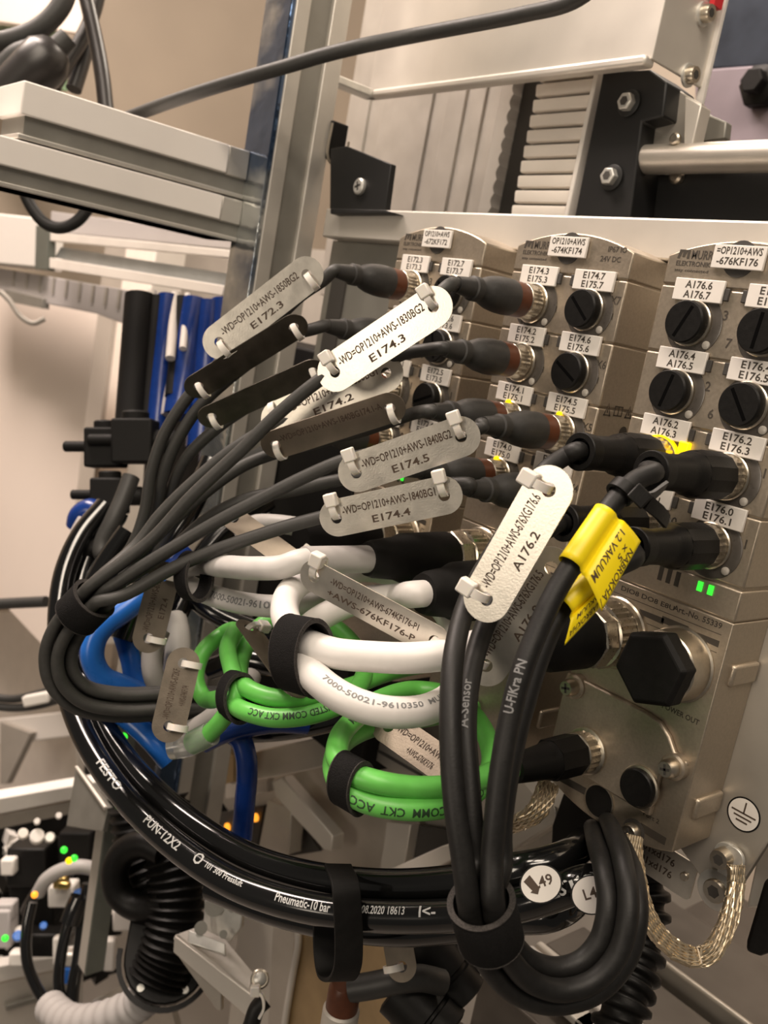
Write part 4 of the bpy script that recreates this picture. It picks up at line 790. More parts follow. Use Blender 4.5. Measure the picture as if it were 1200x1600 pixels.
for args in (('screw_button', 'larger round white knob on the dark block', 'knob', 58, 1306, 11, 18, fd - 60, 'label'), ('screw_button', 'smaller round white knob left of the larger one', 'knob', 36, 1302, 8, 14, fd - 60, 'cream'), ('screw_button', 'small metal nut right of the white knobs', 'knob', 78, 1308, 8, 12, fd - 60, 'zinc'),
             ('screw_button', 'bright screw head on the beam over the bay, right', 'knob', 92, 1274, 5, 8, fd - 60, 'label'), ('screw_button', 'bright screw head on the beam over the bay, left', 'knob', 58, 1283, 5, 8, fd - 60, 'label'), ('screw_button', 'blue push-in ring at the black tube in the bay', 'fitting', 124, 1398, 10, 10, fd - 90, 'blue_light'), ('screw_button', 'second blue push-in ring further left', 'fitting', 68, 1446, 6, 8, fd - 60, 'blue_light'), ('screw_button', 'third blue push-in ring at the left edge', 'fitting', 28, 1462, 8, 10, fd - 80, 'blue_light')):
    far_round(*args, grp=FG_)
for q, mat, lab in (((100, 1328), 'led_green', 'upper green indicator light in the bay'), ((116, 1341), 'led_green', 'lower green indicator light in the bay'), ((108, 1345), 'led_yellow', 'yellow indicator light in the bay'), ((54, 1398), 'led_orange', 'orange indicator light in the bay'), ((8, 1466), 'led_green', 'green glowing lamp at the lower left edge'), ((192, 1152), 'led_green', 'single green light inside the hose bundle')):
    o = D(q[0], q[1], 680 if q[1] > 1200 else 500); tag(build('indicator_light', MB().lathe([(0, 2.6), (2, 2.2), (3, 1.0)], o, nrm(CAM - o), 14), M[mat]), lab, 'indicator light')
for lab, P, r, mat in (('grey bent tube arching over the bay', [(60, 1395, 720), (72, 1375, 715), (95, 1360, 712), (125, 1354, 710), (150, 1358, 712)], 5.5, 'grey_tube'), ('dark end of the grey arching tube', [(40, 1425, 730), (50, 1405, 726), (66, 1382, 722)], 4.6, 'hose_brown'),
                       ('left thin black tube crossing the bay', [(50, 1410, 690), (42, 1450, 685), (42, 1500, 680), (58, 1545, 676), (90, 1592, 672), (110, 1640, 670)], 4.2, 'hose'), ('middle thin black tube crossing the bay', [(125, 1400, 690), (108, 1440, 685), (96, 1490, 680), (92, 1540, 676), (104, 1590, 672), (115, 1640, 670)], 4.2, 'hose'),
                       ('right thin black tube along the grey upright', [(138, 1380, 690), (130, 1440, 685), (122, 1500, 680), (114, 1550, 676), (112, 1600, 672)], 4.8, 'hose'), ('thick black sleeve on the middle thin tube', [(126, 1402, 684), (118, 1420, 682), (110, 1442, 680)], 8.0, 'hose')):
    tube_thing('bay_tube', lab, 'tube', P, r, mat, 'tubes in the lower left bay')
UP = thing('grey_upright', 'narrow grey steel upright right of the fitting bay', 'upright', D(150, 1450, 640))
a_, b_ = D(170, 1250, 640), D(122, 1640, 700)
xm = D(150, 1450, 640)
build('upright_face', MB().box(xm[0] - 13, xm[0], xm[1] - 4, xm[1] + 6, -480, -190), M['cream_dk'], UP, bevel=1); build('upright_side', MB().box(xm[0] - 1, xm[0] + 1, xm[1] - 4, xm[1] + 10, -480, -190), M['post_green'], UP, bevel=0.5)
t = thing('corner_plate', 'dark bracket plate with a bright edge above the grey upright', 'bracket', D(140, 1230, 620))
dslab('plate_face', ((118, 1200, 640), (168, 1262, 600), (160, 1300, 600), (112, 1290, 640)), 0, 4, 'alu_dark', t); dslab('bright_edge', ((116, 1196, 636), (122, 1196, 636), (168, 1260, 598), (162, 1264, 598)), 0, 3, 'sheet_light', t)
t = thing('grey_hose', 'pale grey thick ribbed hose at the bottom left corner', 'hose', D(150, 1585, 560))
path = spline(pts_((80, 1575, 640), (100, 1592, 620), (130, 1598, 600), (170, 1590, 585), (210, 1572, 575), (232, 1555, 570)), 16); build('hose_wall', MB().tube(path, 10, 20, rads=[11 + 0.5 * math.cos(k * 0.9) for k in range(len(path))]), M['grey_tube'], t, smooth=60)
t = thing('bottom_sheet', 'brownish grey panel edge at the bottom left', 'panel', D(190, 1560, 640))
dslab('panel_face', ((140, 1570, 660), (215, 1536, 630), (260, 1545, 620), (260, 1640, 620), (140, 1640, 660)), 0, 6, 'sheet', t)
CG = 'black corrugated conduits at the lower left'
for lab, P, r, amp in (('black conduit ring left of the shelf bracket', [(255, 1330, 560), (225, 1318, 565), (195, 1330, 570), (180, 1360, 572), (185, 1395, 572), (208, 1415, 570), (240, 1418, 565), (262, 1405, 560)], 8.5, 0.0),
                       ('long black corrugated conduit dropping behind the hoses', [(250, 1250, 580), (262, 1310, 575), (275, 1370, 570), (275, 1430, 565), (262, 1490, 560), (245, 1530, 556)], 17, 1.6),
                       ('second black corrugated conduit left of the long one', [(205, 1260, 600), (215, 1320, 598), (232, 1380, 590), (242, 1440, 584), (236, 1500, 578)], 14, 1.4)):
    t = thing('corrugated_conduit', lab, 'conduit', D(*P[3]), CG); path = spline(pts_(*P), 24)
    build('conduit_wall', MB().tube(path, r, 18, rads=[r + amp * math.cos(k * 2 * math.pi / 6) for k in range(len(path))]), M['black'], t, smooth=60)
t = thing('chain_guide', 'black half round energy chain guide at the lower left', 'cable chain', D(250, 1520, 560))
o = D(262, 1490, 580); n = nrm(CAM - o + EZ * 100); u = nrm(np.cross(EZ, n)); v = np.cross(n, u)
mk = MB(); mk.prism([(-26, 18), (26, 18)] + [(26 * math.cos(a), 26 * math.sin(a) - 4) for a in np.linspace(0, -math.pi, 14)], o, u, v, n, 18); build('guide_body', mk, M['black'], t, bevel=1)
mk = MB(); mk.strap([o + n * 17 + u * 29 * math.cos(a) + v * (29 * math.sin(a) - 4) for a in np.linspace(0.3, -math.pi - 0.1, 22)], n, 8, 3); build('guide_rim', mk, M['black'], t)
for a in (-0.9, -2.2): c = o + n * 18.2 + u * 22 * math.cos(a) + v * (22 * math.sin(a) - 4); build('guide_screw', MB().lathe([(0, 2.4), (1.2, 2.2)], c, n, 16), M['zinc'], t)
t = thing('guide_support', 'dark foot under the chain guide', 'foot', D(225, 1560, 570)); dslab('foot_plate', ((208, 1570, 575), (240, 1540, 560), (262, 1560, 556), (225, 1600, 570)), 0, 8, 'black', t)
rnd = random.Random(11)
for nm, lab, mat, N_, s0, s1 in (('small_hardware', 'countless small pale screws and clips scattered over the bay', 'label', 90, 2, 7), ('small_hardware', 'countless small dark fittings scattered over the bay', 'black', 70, 4, 11), ('small_hardware', 'countless small metal nuts scattered over the bay', 'zinc', 60, 2, 6)):
    mb = MB()
    for k in range(N_):
        px, py = rnd.uniform(-10, 160), rnd.uniform(1300, 1500); c = onX(px, py, -838) + V(rnd.uniform(0, 9) + (4, 34, 20)[('label', 'black', 'zinc').index(mat)], 0, 0); q = [rnd.uniform(s0, s1) for _ in range(3)]
        if k % 3 == 0: mb.lathe([(0, q[0] * 0.7), (q[1], q[0] * 0.7), (q[1] + 1, q[0] * 0.4)], c, nrm(V(1, rnd.uniform(-0.5, 0.5), rnd.uniform(-0.2, 1))), 8)
        else: mb.obox(c, EX * q[0], nrm(V(0, 1, rnd.uniform(-0.6, 0.6))) * q[1], nrm(V(0, rnd.uniform(-0.6, 0.6), 1)) * q[2])
    tag(build(nm, mb, M[mat], kind='stuff'), lab, 'hardware')
# pale panels and machine parts at the left edge
slab('machine_casing', 'cream machine panel at the left edge, middle height', 'panel', ((-60, 960), (88, 950), (112, 1100), (125, 1240), (-60, 1280)), 1, 300, 20, 'cream', 2)
slab('left_ledge', 'pale horizontal ledge at the left edge above the bay', 'ledge', ((-60, 1130), (100, 1112), (130, 1140), (118, 1150), (-60, 1172)), 1, 200, 20, 'label', 2)
slab('left_bracket', 'dark triangular bracket under the ledge at the left edge', 'bracket', ((0, 1128), (48, 1145), (22, 1200), (10, 1225), (0, 1225)), 1, 190, 10, 'cream_dk', 1)
for lab, P, r in (('single dark cable entering at the left edge', [(-30, 945, 760), (30, 942, 750), (72, 940, 740)], 4.6), ('upper thin cable with white marker at the left edge', [(-30, 1086, 800), (20, 1092, 790), (60, 1084, 780), (100, 1072, 770)], 3.6), ('lower thin cable with white marker at the left edge', [(-30, 1100, 800), (20, 1106, 790), (60, 1102, 780), (100, 1090, 770)], 3.6)):
    tube_thing('edge_cable', lab, 'cable', P, r, 'mould', 'thin cables at the left edge')
far_block('cable_marker', 'white marker sleeve on the thin cables at the left edge', 'marker', 58, 1092, 42, 18, 770, 'label', rot=0.2)

# ================================================================== CONNECTORS AND CABLES
PORTX = {1: (-350.0, -321.0), 2: (-269.1, -240.1), 3: (-192.0, -163.0)}
def port(mod, c, r): return V(PORTX[mod][c], 0, ROWZ[r])
def knurl_nut(root, o, ax, r, t0, t1, seg=52, mat='knurl'):
    mb = MB(); w = t1 - t0
    prof = [(t0, r * 0.9), (t0 + 0.2, r * 0.97), (t0 + 0.6, r)] + [(t0 + 0.6 + (w - 1.6) * k / 5, r) for k in range(1, 6)] + [(t1 - 0.6, r * 0.97), (t1 - 0.2, r * 0.9)]
    te = [0, 0] + [0.055] * 6 + [0, 0]
    mb.lathe(prof, o, ax, seg, teeth=te); return build('knurled_nut', mb, M[mat], root, smooth=20)
def sensor_plug(root, o, ax=-EY, glow=False):
    knurl_nut(root, o, ax, 7.4, 2.2, 9.4)
    build('thread_collar', MB().lathe([(0.5, 6.2), (10.2, 6.2)], o, ax, 24), M['nickel_side'], root)
    build('brown_shell', MB().lathe([(9.4, 6.6), (9.6, 7.3), (13, 7.4), (16.5, 7.35)], o, ax, 28), M['brown'], root, label='reddish brown translucent plug shell')
    build('plug_body', MB().lathe([(16, 7.45), (19, 7.6), (23, 7.5), (28, 6.8), (31.5, 5.7), (33.5, 4.5), (35, 4.3), (35.4, 5.0), (38.6, 5.0), (39, 4.2), (44, 3.6), (47, 3.2)], o, ax, 28), M['mould'], root)
def actuator_plug(root, o, ax=-EY, glow=False):
    knurl_nut(root, o, ax, 7.9, 2.0, 8.0, 44, 'knurl')
    mb = MB().lathe([(7.6, 7.6), (8.0, 8.3), (9.0, 8.5), (22, 8.5), (24.5, 8.0)], o, ax, 12); build('plug_grip', mb, M['black'], root, smooth=20)
    build('plug_body', MB().lathe([(24, 7.8), (27, 7.5), (28.5, 6.7), (31, 6.3), (42, 5.9), (42.6, 6.4), (48, 6.7), (48.4, 6.4), (48.4, 4.6), (45, 4.4)], o, ax, 32), M['black'], root)
def power_plug(root, o, ax, body=60, mat='knurl', r=12.5, ring=True):
    build('port_ring', MB().lathe([(0, r + 1.8), (2.0, r + 1.8), (2.6, r + 1.2), (4.5, r + 1.0)], o, ax, 40), M['nickel_side'], root)
    knurl_nut(root, o, ax, r + 0.6, 4.5, 15, 64, mat)
    build('nut_flats', MB().lathe([(15, r * 0.98), (15.6, r * 1.02), (22, r * 1.02), (22.6, r * 0.97)], o, ax, 8), M[mat], root, smooth=15)
    build('plug_body', MB().lathe([(22, r * 0.9), (24, r * 0.97), (body * 0.75, r * 0.92), (body * 0.82, r * 0.78), (body, r * 0.68), (body + 3, r * 0.6)], o, ax, 32), M['black_matt'], root)
def pts(*a): return [D(*p) if (isinstance(p, tuple) and len(p) == 3) else np.asarray(p, float) for p in a]
LAID = []
def settle(path, r, keep=3, its=40):
    """cables lie against each other: push this path off the ones already laid, smoothly"""
    P0 = np.array(path); P = P0.copy(); n = len(P); w = np.clip((np.arange(n) - keep) / 4.0, 0, 1)[:, None]
    k = np.array([1, 2, 3, 2, 1.0]); k /= k.sum()
    for _ in range(its):
        push = np.zeros_like(P); hit = False
        for Q, rq in LAID:
            d = P[:, None] - Q[None]; L = np.linalg.norm(d, axis=2); j = L.argmin(1); dist = L[np.arange(n), j]; pen = r + rq + 0.2 - dist
            m = pen > 0
            if m.any(): hit = True; push[m] += d[np.arange(n), j][m] / (dist[m, None] + 1e-6) * pen[m, None] * 0.6
        if not hit: break
        pad = np.pad(push, ((2, 2), (0, 0)), mode='edge'); sm = sum(pad[i:i + n] * k[i] for i in range(5))
        P = P + (0.5 * push + 0.8 * sm) * w * 0.7
        lap = np.zeros_like(P); lap[1:-1] = (P[:-2] + P[2:]) / 2 - P[1:-1]; lap0 = np.zeros_like(P); lap0[1:-1] = (P0[:-2] + P0[2:]) / 2 - P0[1:-1]
        P = P + (lap - lap0) * 0.25 * w
    LAID.append((P, r)); return [p for p in P]
def jacket(root, P, r, mat, sub=7, seg=14, name='jacket'):
    path = settle(spline(P, sub), r); build(name, MB().tube(path, r, seg), M[mat], root, smooth=60); return path

SG = 'grey sensor cables fanning from the boxes to the strap at left'
def bundle(center, k, n, rad, sub=3, ph=0.0):
    """points of strand k of a bundle of n laid round one centre line"""
    path = spline(pts(*center), sub)
    if k < 0: return path
    T, N, B = frames(path); a = 2 * math.pi * k / n + ph
    return [p + (N[i] * math.cos(a) + B[i] * math.sin(a)) * rad for i, p in enumerate(path)]
LEFT = [(160, 922, 386), (131, 952, 391), (106, 982, 395), (92, 1020, 398), (98, 1058, 401), (128, 1088, 406), (185, 1100, 414), (260, 1098, 424), (330, 1098, 434), (390, 1096, 444)]
SLOT6 = {(0, 0): 3, (0, 1): 4, (0, 2): 1, (0, 3): 0, (1, 2): -1, (1, 3): 2}
SLOT4 = {(0, 2): 0, (0, 3): 1, (1, 2): 3, (1, 3): 2}   # place of each strand in its strap
def sensor_cable(mod, c, r, label, P, rad=2.75, k=None):
    if k is not None: k = SLOT6[(c, r)]
    o = port(mod, c, r); t = thing('sensor_cable', label, 'cable', o, SG)
    sensor_plug(t, o)
    tail = o - EY * 45
    path = jacket(t, [tail + EY * 2, tail - EY * 3] + pts(*P) + (bundle(LEFT, k, 5, 5.75) if k is not None else []), rad, 'rubber', 6); return t, path
S = {}
S['1743'] = sensor_cable(2, 0, 0, 'grey sensor cable from port E174.3, running under the brightest upper tag',
    [(700, 447, 352), (665, 480, 352), (610, 525, 358), (560, 560, 362), (505, 590, 366), (440, 642, 370), (375, 705, 374), (300, 775, 378), (235, 845, 382)], k=1)
S['1742'] = sensor_cable(2, 0, 1, 'grey sensor cable from port E174.2, second row of the middle box',
    [(665, 547, 368), (630, 553, 372), (590, 575, 380), (530, 610, 386), (470, 645, 390), (420, 668, 393), (360, 705, 396), (300, 755, 398), (250, 805, 399), (215, 850, 398)], k=1)
S['1741'] = sensor_cable(2, 0, 2, 'grey sensor cable from port E174.1, third row of the middle box',
    [(650, 645, 375), (620, 655, 380), (560, 675, 384), (500, 690, 388), (440, 705, 390), (380, 728, 392), (320, 770, 392), (265, 818, 392), (205, 880, 392)], k=1)
S['1740'] = sensor_cable(2, 0, 3, 'grey sensor cable from port E174.0, mostly behind the E174.5 tag',
    [(630, 735, 376), (590, 740, 380), (520, 752, 384), (450, 768, 388), (390, 778, 392), (330, 806, 396), (270, 856, 397), (210, 896, 395)], k=1)
S['1745'] = sensor_cable(2, 1, 2, 'grey sensor cable from port E174.5, running behind the E174.5 tag',
    [(755, 665, 345), (735, 674, 346), (690, 685, 352), (620, 700, 357), (560, 714, 361), (530, 722, 363), (470, 748, 366), (415, 776, 369), (340, 815, 374), (260, 862, 378), (200, 898, 382)], k=1)
S['1744'] = sensor_cable(2, 1, 3, 'grey sensor cable from port E174.4, lowest of the fan of cables',
    [(735, 757, 347), (700, 757, 351), (620, 775, 357), (560, 792, 361), (510, 806, 363), (450, 822, 366), (400, 838, 369), (330, 862, 374), (270, 888, 378), (200, 924, 382)], k=1)
S['1723'] = sensor_cable(1, 0, 0, 'sensor cable from the farthest box, behind the E172.3 tag',
    [(505, 438, 418), (470, 462, 420), (430, 500, 423), (380, 540, 426), (335, 575, 430), (290, 625, 434), (256, 680, 438), (236, 740, 442), (226, 800, 446), (208, 850, 450), (172, 900, 455)], 2.9)
S['1722'] = sensor_cable(1, 0, 1, 'grey sensor cable from the second left port of the farthest box, behind a dark tag',
    [(490, 514, 420), (460, 522, 422), (420, 545, 424), (360, 590, 428), (312, 635, 432), (276, 690, 437), (254, 745, 444), (244, 800, 454), (225, 860, 462), (190, 905, 466)], 2.9)
S['1721'] = sensor_cable(1, 0, 2, 'sensor cable from the farthest box, behind the second dark tag',
    [(470, 596, 424), (430, 612, 426), (380, 640, 430), (330, 676, 434), (292, 715, 440), (268, 762, 450), (254, 810, 462), (234, 870, 474)], 2.9)
S['1720'] = sensor_cable(1, 0, 3, 'grey sensor cable from the lowest left port of the farthest box',
    [(460, 680, 426), (420, 700, 428), (370, 727, 432), (315, 768, 438), (275, 812, 448), (250, 856, 458), (228, 905, 468)], 2.9)

FG = 'black cables strapped together at the front, below the nearest box'
def front_cable(c, r, label, P, rad=3.3, mat='rubber_blk', k=0):
    k = SLOT4[(c, r)]
    o = port(3, c, r); t = thing('actuator_cable', label, 'cable', o, FG)
    actuator_plug(t, o)
    tail = o - EY * 46
    path = jacket(t, [tail, tail - EY * 4] + pts(*P) + bundle(FRONT, k, 4, 4.75, 3, PH4), rad, mat, 6); return t, path
PH4 = 0.0
FRONT = [(750, 1385, 252), (757, 1430, 256), (775, 1480, 261), (815, 1525, 266), (868, 1541, 269), (922, 1525, 271), (960, 1480, 273), (973, 1420, 276), (967, 1366, 284), (956, 1330, 302), (948, 1308, 335), (943, 1298, 372)]
S['A2'] = front_cable(0, 2, 'black cable from port A176.2, leftmost strand behind the bright white tag',
    [(885, 712, 311), (850, 738, 306), (820, 785, 304), (780, 850, 298), (742, 915, 290), (722, 965, 281), (708, 1030, 270), (704, 1100, 262), (705, 1180, 256), (711, 1260, 252), (722, 1335, 250)], k=0)
S['A0'] = front_cable(0, 3, 'black cable from port A176.0, second strand, printed A-Sens',
    [(868, 820, 310), (840, 838, 308), (805, 885, 304), (772, 945, 298), (748, 1005, 289), (733, 1070, 278), (728, 1140, 270), (733, 1220, 264), (738, 1290, 260), (746, 1345, 258)], k=1)
S['E2'] = front_cable(1, 2, 'black cable from port E176.2 wearing the large yellow flag label',
    [(1022, 738, 283), (995, 750, 279), (965, 778, 275), (935, 818, 271), (905, 865, 268), (868, 925, 265), (838, 990, 262), (815, 1050, 259), (797, 1120, 257), (783, 1200, 254), (774, 1280, 252), (769, 1340, 251)], k=3)
S['E0'] = front_cable(1, 3, 'black cable from port E176.0 wearing the small yellow flag label',
    [(992, 870, 287), (965, 885, 283), (930, 910, 279), (895, 938, 276), (868, 970, 274), (845, 1020, 271), (825, 1080, 268), (806, 1150, 265), (792, 1220, 262), (782, 1290, 260), (776, 1345, 258)], k=2)
for k, (word, px, py, fl) in {'A0': ('A-Sensor', 731, 1090, True), 'E2': ('U-FIKra PN', 822, 1062, True)}.items():
    t, path = S[k]; mb = MB(); text_tube(mb, word, path, 3.35, near(path, px, py) - 5, 3.0, 15, flip=fl, roll=-0.25); build('printed_lettering', mb, M['grey_ink'], t, smooth=0)

# power cables (thick, pale) ------------------------------------------------------------
PG = 'coiled pale power cables'
o3 = V(-192, 0, -97); o2r = V(-240.1, 0, -95); o2l = V(-269.1, 0, -90); o1r = V(-321.5, 0, -97)
t = thing('power_cable', 'white power cable coiled in front, held by the large black strap', 'cable', o3, PG)
power_plug(t, o3, -EY, 56); W1 = t
P = [o3 - EY * 54, o3 - EY * 62] + pts((745, 1008, 303), (700, 1022, 301), (640, 1028, 300), (580, 1026, 302), (520, 1020, 305), (475, 1002, 312), (447, 968, 326), (450, 930, 345), (480, 905, 365), (530, 893, 382), (590, 892, 392), (645, 910, 390), (690, 950, 378), (715, 1000, 358), (722, 1050, 335), (700, 1092, 312), (650, 1112, 298), (590, 1110, 293), (535, 1090, 295), (492, 1058, 302), (468, 1020, 318), (478, 985, 345), (520, 955, 366), (575, 935, 375), (620, 932, 372)) + [o2r - EY * 66, o2r - EY * 55]
W1path = jacket(t, P, 5.25, 'white_cable', 7, 20)
power_plug(t, o2r, -EY, 58, r=13.0)
for (word, px, py) in (('7000-50021-9610350  MURR', 510, 1075), ('MURR 7000-50021', 640, 905)):
    mb = MB(); text_tube(mb, word, W1path, 5.25, near(W1path, px, py) - (46 if px < 600 else 0), 2.0, 46 if px < 600 else 30, flip=(px < 600), roll=(-0.45 if px < 600 else 0.5)); build('printed_lettering', mb, M['grey_ink'], t, smooth=0)
t = thing('power_cable', 'pale power cable coiled behind the white one, passing left of the small cable tag', 'cable', o2l, PG)
power_plug(t, o2l, -EY, 64, r=11.5); W2 = t
a = o2l - EY * 66
build('strain_sleeve', MB().tube([a + EY * 3, a - EY * 32], 5.6, 20), M['grey_tube'], t)
P = [a - EY * 22, a - EY * 34] + pts((440, 886, 346), (400, 888, 352), (350, 884, 374), (312, 882, 394), (288, 890, 406), (282, 905, 414), (300, 917, 404), (340, 933, 388), (390, 944, 376), (435, 947, 370), (490, 938, 382), (535, 912, 398), (552, 885, 412), (545, 858, 424), (515, 838, 432), (470, 824, 440), (425, 818, 445), (395, 820, 455), (380, 835, 465))
W2path = jacket(t, P, 4.7, 'shaded_white', 7, 18)
mb = MB(); text_tube(mb, 'ME 7000-50021-9610', W2path, 4.7, near(W2path, 435, 946) - 40, 3.0, 38, flip=False, roll=0.1); build('printed_lettering', mb, M['grey_ink'], t, smooth=0)
t = thing('power_plug', 'nickel power plug on the farthest box behind the E174.4 tag', 'plug', o1r, None); power_plug(t, o1r, -EY, 60, r=11.5)
t = thing('power_cable', 'light grey cable curving down behind the two dark hanging tags', 'cable', D(300, 1000, 430), PG)
jacket(t, pts((250, 985, 440), (238, 1020, 436), (240, 1055, 432), (258, 1088, 430), (290, 1108, 428), (330, 1110, 425), (365, 1098, 428), (390, 1070, 440)), 5.0, 'grey_cable', 7, 16)
t = thing('power_cable', 'short pale beige sleeve of cable rising behind the lower dark tag', 'cable', D(285, 1000, 450), PG)
jacket(t, pts((272, 965, 470), (278, 1000, 462), (276, 1040, 455), (270, 1090, 450)), 6.6, 'white_cable', 7, 16)

# green network cables ------------------------------------------------------------------
GG = 'green network cables with black straps'
og = V(-190.5, -2.6, -146.5)
t = thing('network_cable', 'green network cable plugged into the nearest box, coiled under the white cable', 'cable', og, GG)
knurl_nut(t, og, -EY, 8.2, 1.0, 8.5, 40)
build('port_ring', MB().lathe([(0, 9.4), (1.4, 9.4), (1.8, 8.8)], og, -EY, 32), M['nickel_side'], t)
mb = MB().lathe([(8.2, 7.6), (9, 8.4), (24, 8.2)], og, -EY, 8); build('plug_grip', mb, M['black'], t, smooth=20)
build('plug_body', MB().lathe([(23.5, 7.6), (26, 6.9), (36, 6.0), (44, 5.2), (44.2, 4.2)], og, -EY, 28), M['black'], t)
P = [og - EY * 41, og - EY * 48] + pts((775, 1205, 304), (735, 1222, 297), (690, 1230, 292), (640, 1230, 289), (590, 1222, 287), (550, 1208, 290), (528, 1186, 296), (530, 1155, 306), (556, 1122, 325), (600, 1090, 350), (650, 1078, 365), (700, 1086, 362), (738, 1115, 350), (762, 1155, 335), (768, 1195, 318), (750, 1230, 303), (715, 1254, 294), (665, 1264, 289), (615, 1262, 287), (570, 1252, 288), (538, 1232, 292), (522, 1205, 302), (528, 1170, 318), (560, 1145, 338), (610, 1130, 360), (680, 1120, 385), (740, 1105, 410))
G1 = jacket(t, P, 3.75, 'green', 7, 18)
mb = MB(); text_tube(mb, 'C(UL)US  COMM  CKT  ACC', G1, 3.75, near(G1, 742, 1238), 2.9, 44, flip=False, roll=0.25); build('printed_lettering', mb, M['green_ink'], t, smooth=0)
mb = MB(); text_tube(mb, 'ME', G1, 3.75, near(G1, 540, 1140), 2.6, 6, flip=False); build('printed_lettering', mb, M['green_ink'], t, smooth=0)
t = thing('network_cable', 'green network cable coiled further back, left of the large black strap', 'cable', D(385, 1080, 360), GG)
P = pts((300, 1162, 385), (322, 1150, 380), (352, 1118, 372), (372, 1082, 368), (362, 1045, 378), (356, 1012, 392), (366, 985, 405), (350, 990, 412), (318, 1018, 405), (306, 1060, 402), (318, 1090, 398), (350, 1092, 380), (385, 1112, 358), (430, 1122, 352), (490, 1116, 352), (540, 1095, 358), (570, 1050, 376), (555, 1010, 396), (515, 975, 412), (460, 962, 420), (410, 975, 420), (385, 1010, 408), (374, 1050, 386), (385, 1074, 366), (425, 1090, 358), (475, 1090, 358), (540, 1075, 368), (610, 1050, 385), (680, 1035, 410))
G2 = jacket(t, P, 3.75, 'green', 7, 16)
mb = MB(); text_tube(mb, 'US LISTED COMM CKT ACC', G2, 3.75, near(G2, 395, 1112), 2.8, 36, flip=True, roll=0.2); build('printed_lettering', mb, M['green_ink'], t, smooth=0)
build('clear_sleeve', MB().tube(spline(pts((268, 1168, 387), (295, 1163, 385), (330, 1146, 380)), 6), 5.2, 16), M['clear'], t, label='clear shrink sleeve')

# black air hoses ------------------------------------------------------------------------
HG = 'thick glossy black air hoses sweeping along the bottom'
def hose(label, P, r, words=(), mat='hose'):
    path = settle(spline(pts(*P), 8), r, 0); t = thing('air_hose', label, 'hose', path[len(path) // 2], HG)
    build('hose_wall', MB().tube(path, r, 22), M[mat], t, smooth=60)
    for (wd, px, py, h, wl, fl, roll) in words:
        mb = MB(); text_tube(mb, wd, path, r, near(path, px, py), h, wl, fl, roll); build('printed_lettering', mb, M['white_ink'], t, smooth=0)
    return t, path
H1 = hose('outermost glossy black air hose, printed in white along the bottom bend',
    [(165, 790, 520), (128, 835, 510), (103, 890, 500), (93, 950, 490), (94, 1020, 478), (106, 1080, 462), (132, 1150, 442), (172, 1216, 422), (222, 1275, 402), (285, 1330, 384), (360, 1378, 368), (440, 1408, 356), (530, 1426, 346), (620, 1432, 336), (710, 1430, 326), (790, 1418, 316), (850, 1402, 310), (910, 1378, 306), (940, 1362, 325), (948, 1350, 352), (950, 1340, 388)], 6.0,
    (('FESTO', 160, 1200, 4.0, 22, False, 0.1), ('PUN-12X2', 236, 1286, 4.0, 24, False, 0.1), ('O', 312, 1345, 5, 4.6, False, 0.25), ('101 300 Pressluft', 330, 1356, 2.4, 20, False, 0.2), ('Pneumatic-10 bar', 436, 1404, 3.4, 24, False, 0.2), ('08.2020 18613', 574, 1430, 3.0, 18, False, 0.35), ('I<-', 668, 1432, 4.0, 7, False, 0.3), ('FESTO', 868, 1392, 4.4, 13, False, 0.1)))
H2 = hose('upper glossy black air hose carrying the round white L49 sticker',
    [(185, 800, 530), (150, 850, 520), (128, 910, 508), (120, 980, 495), (128, 1050, 480), (150, 1115, 460), (190, 1180, 438), (240, 1236, 418), (305, 1290, 398), (385, 1338, 380), (470, 1366, 366), (560, 1380, 354), (650, 1384, 342), (740, 1378, 330), (820, 1362, 320), (875, 1343, 324), (905, 1327, 350), (915, 1319, 392)], 6.0,)
H3 = hose('black air hose between the other two, printed with an arrow at the middle bottom',
    [(140, 835, 535), (112, 900, 522), (106, 965, 510), (112, 1035, 496), (130, 1100, 476), (165, 1165, 456), (215, 1230, 434), (280, 1290, 414), (360, 1344, 396), (450, 1385, 380), (540, 1404, 368), (630, 1412, 356), (720, 1406, 344), (800, 1390, 334), (846, 1374, 336), (866, 1363, 362), (874, 1358, 400)], 6.0, ())
H4 = hose('lower rear air hose partly hidden under the printed one',
    [(330, 1385, 400), (420, 1420, 385), (520, 1440, 372), (620, 1448, 360), (710, 1444, 350), (790, 1430, 340), (860, 1412, 332), (898, 1395, 350), (914, 1386, 375), (918, 1382, 402)], 6.0, ())
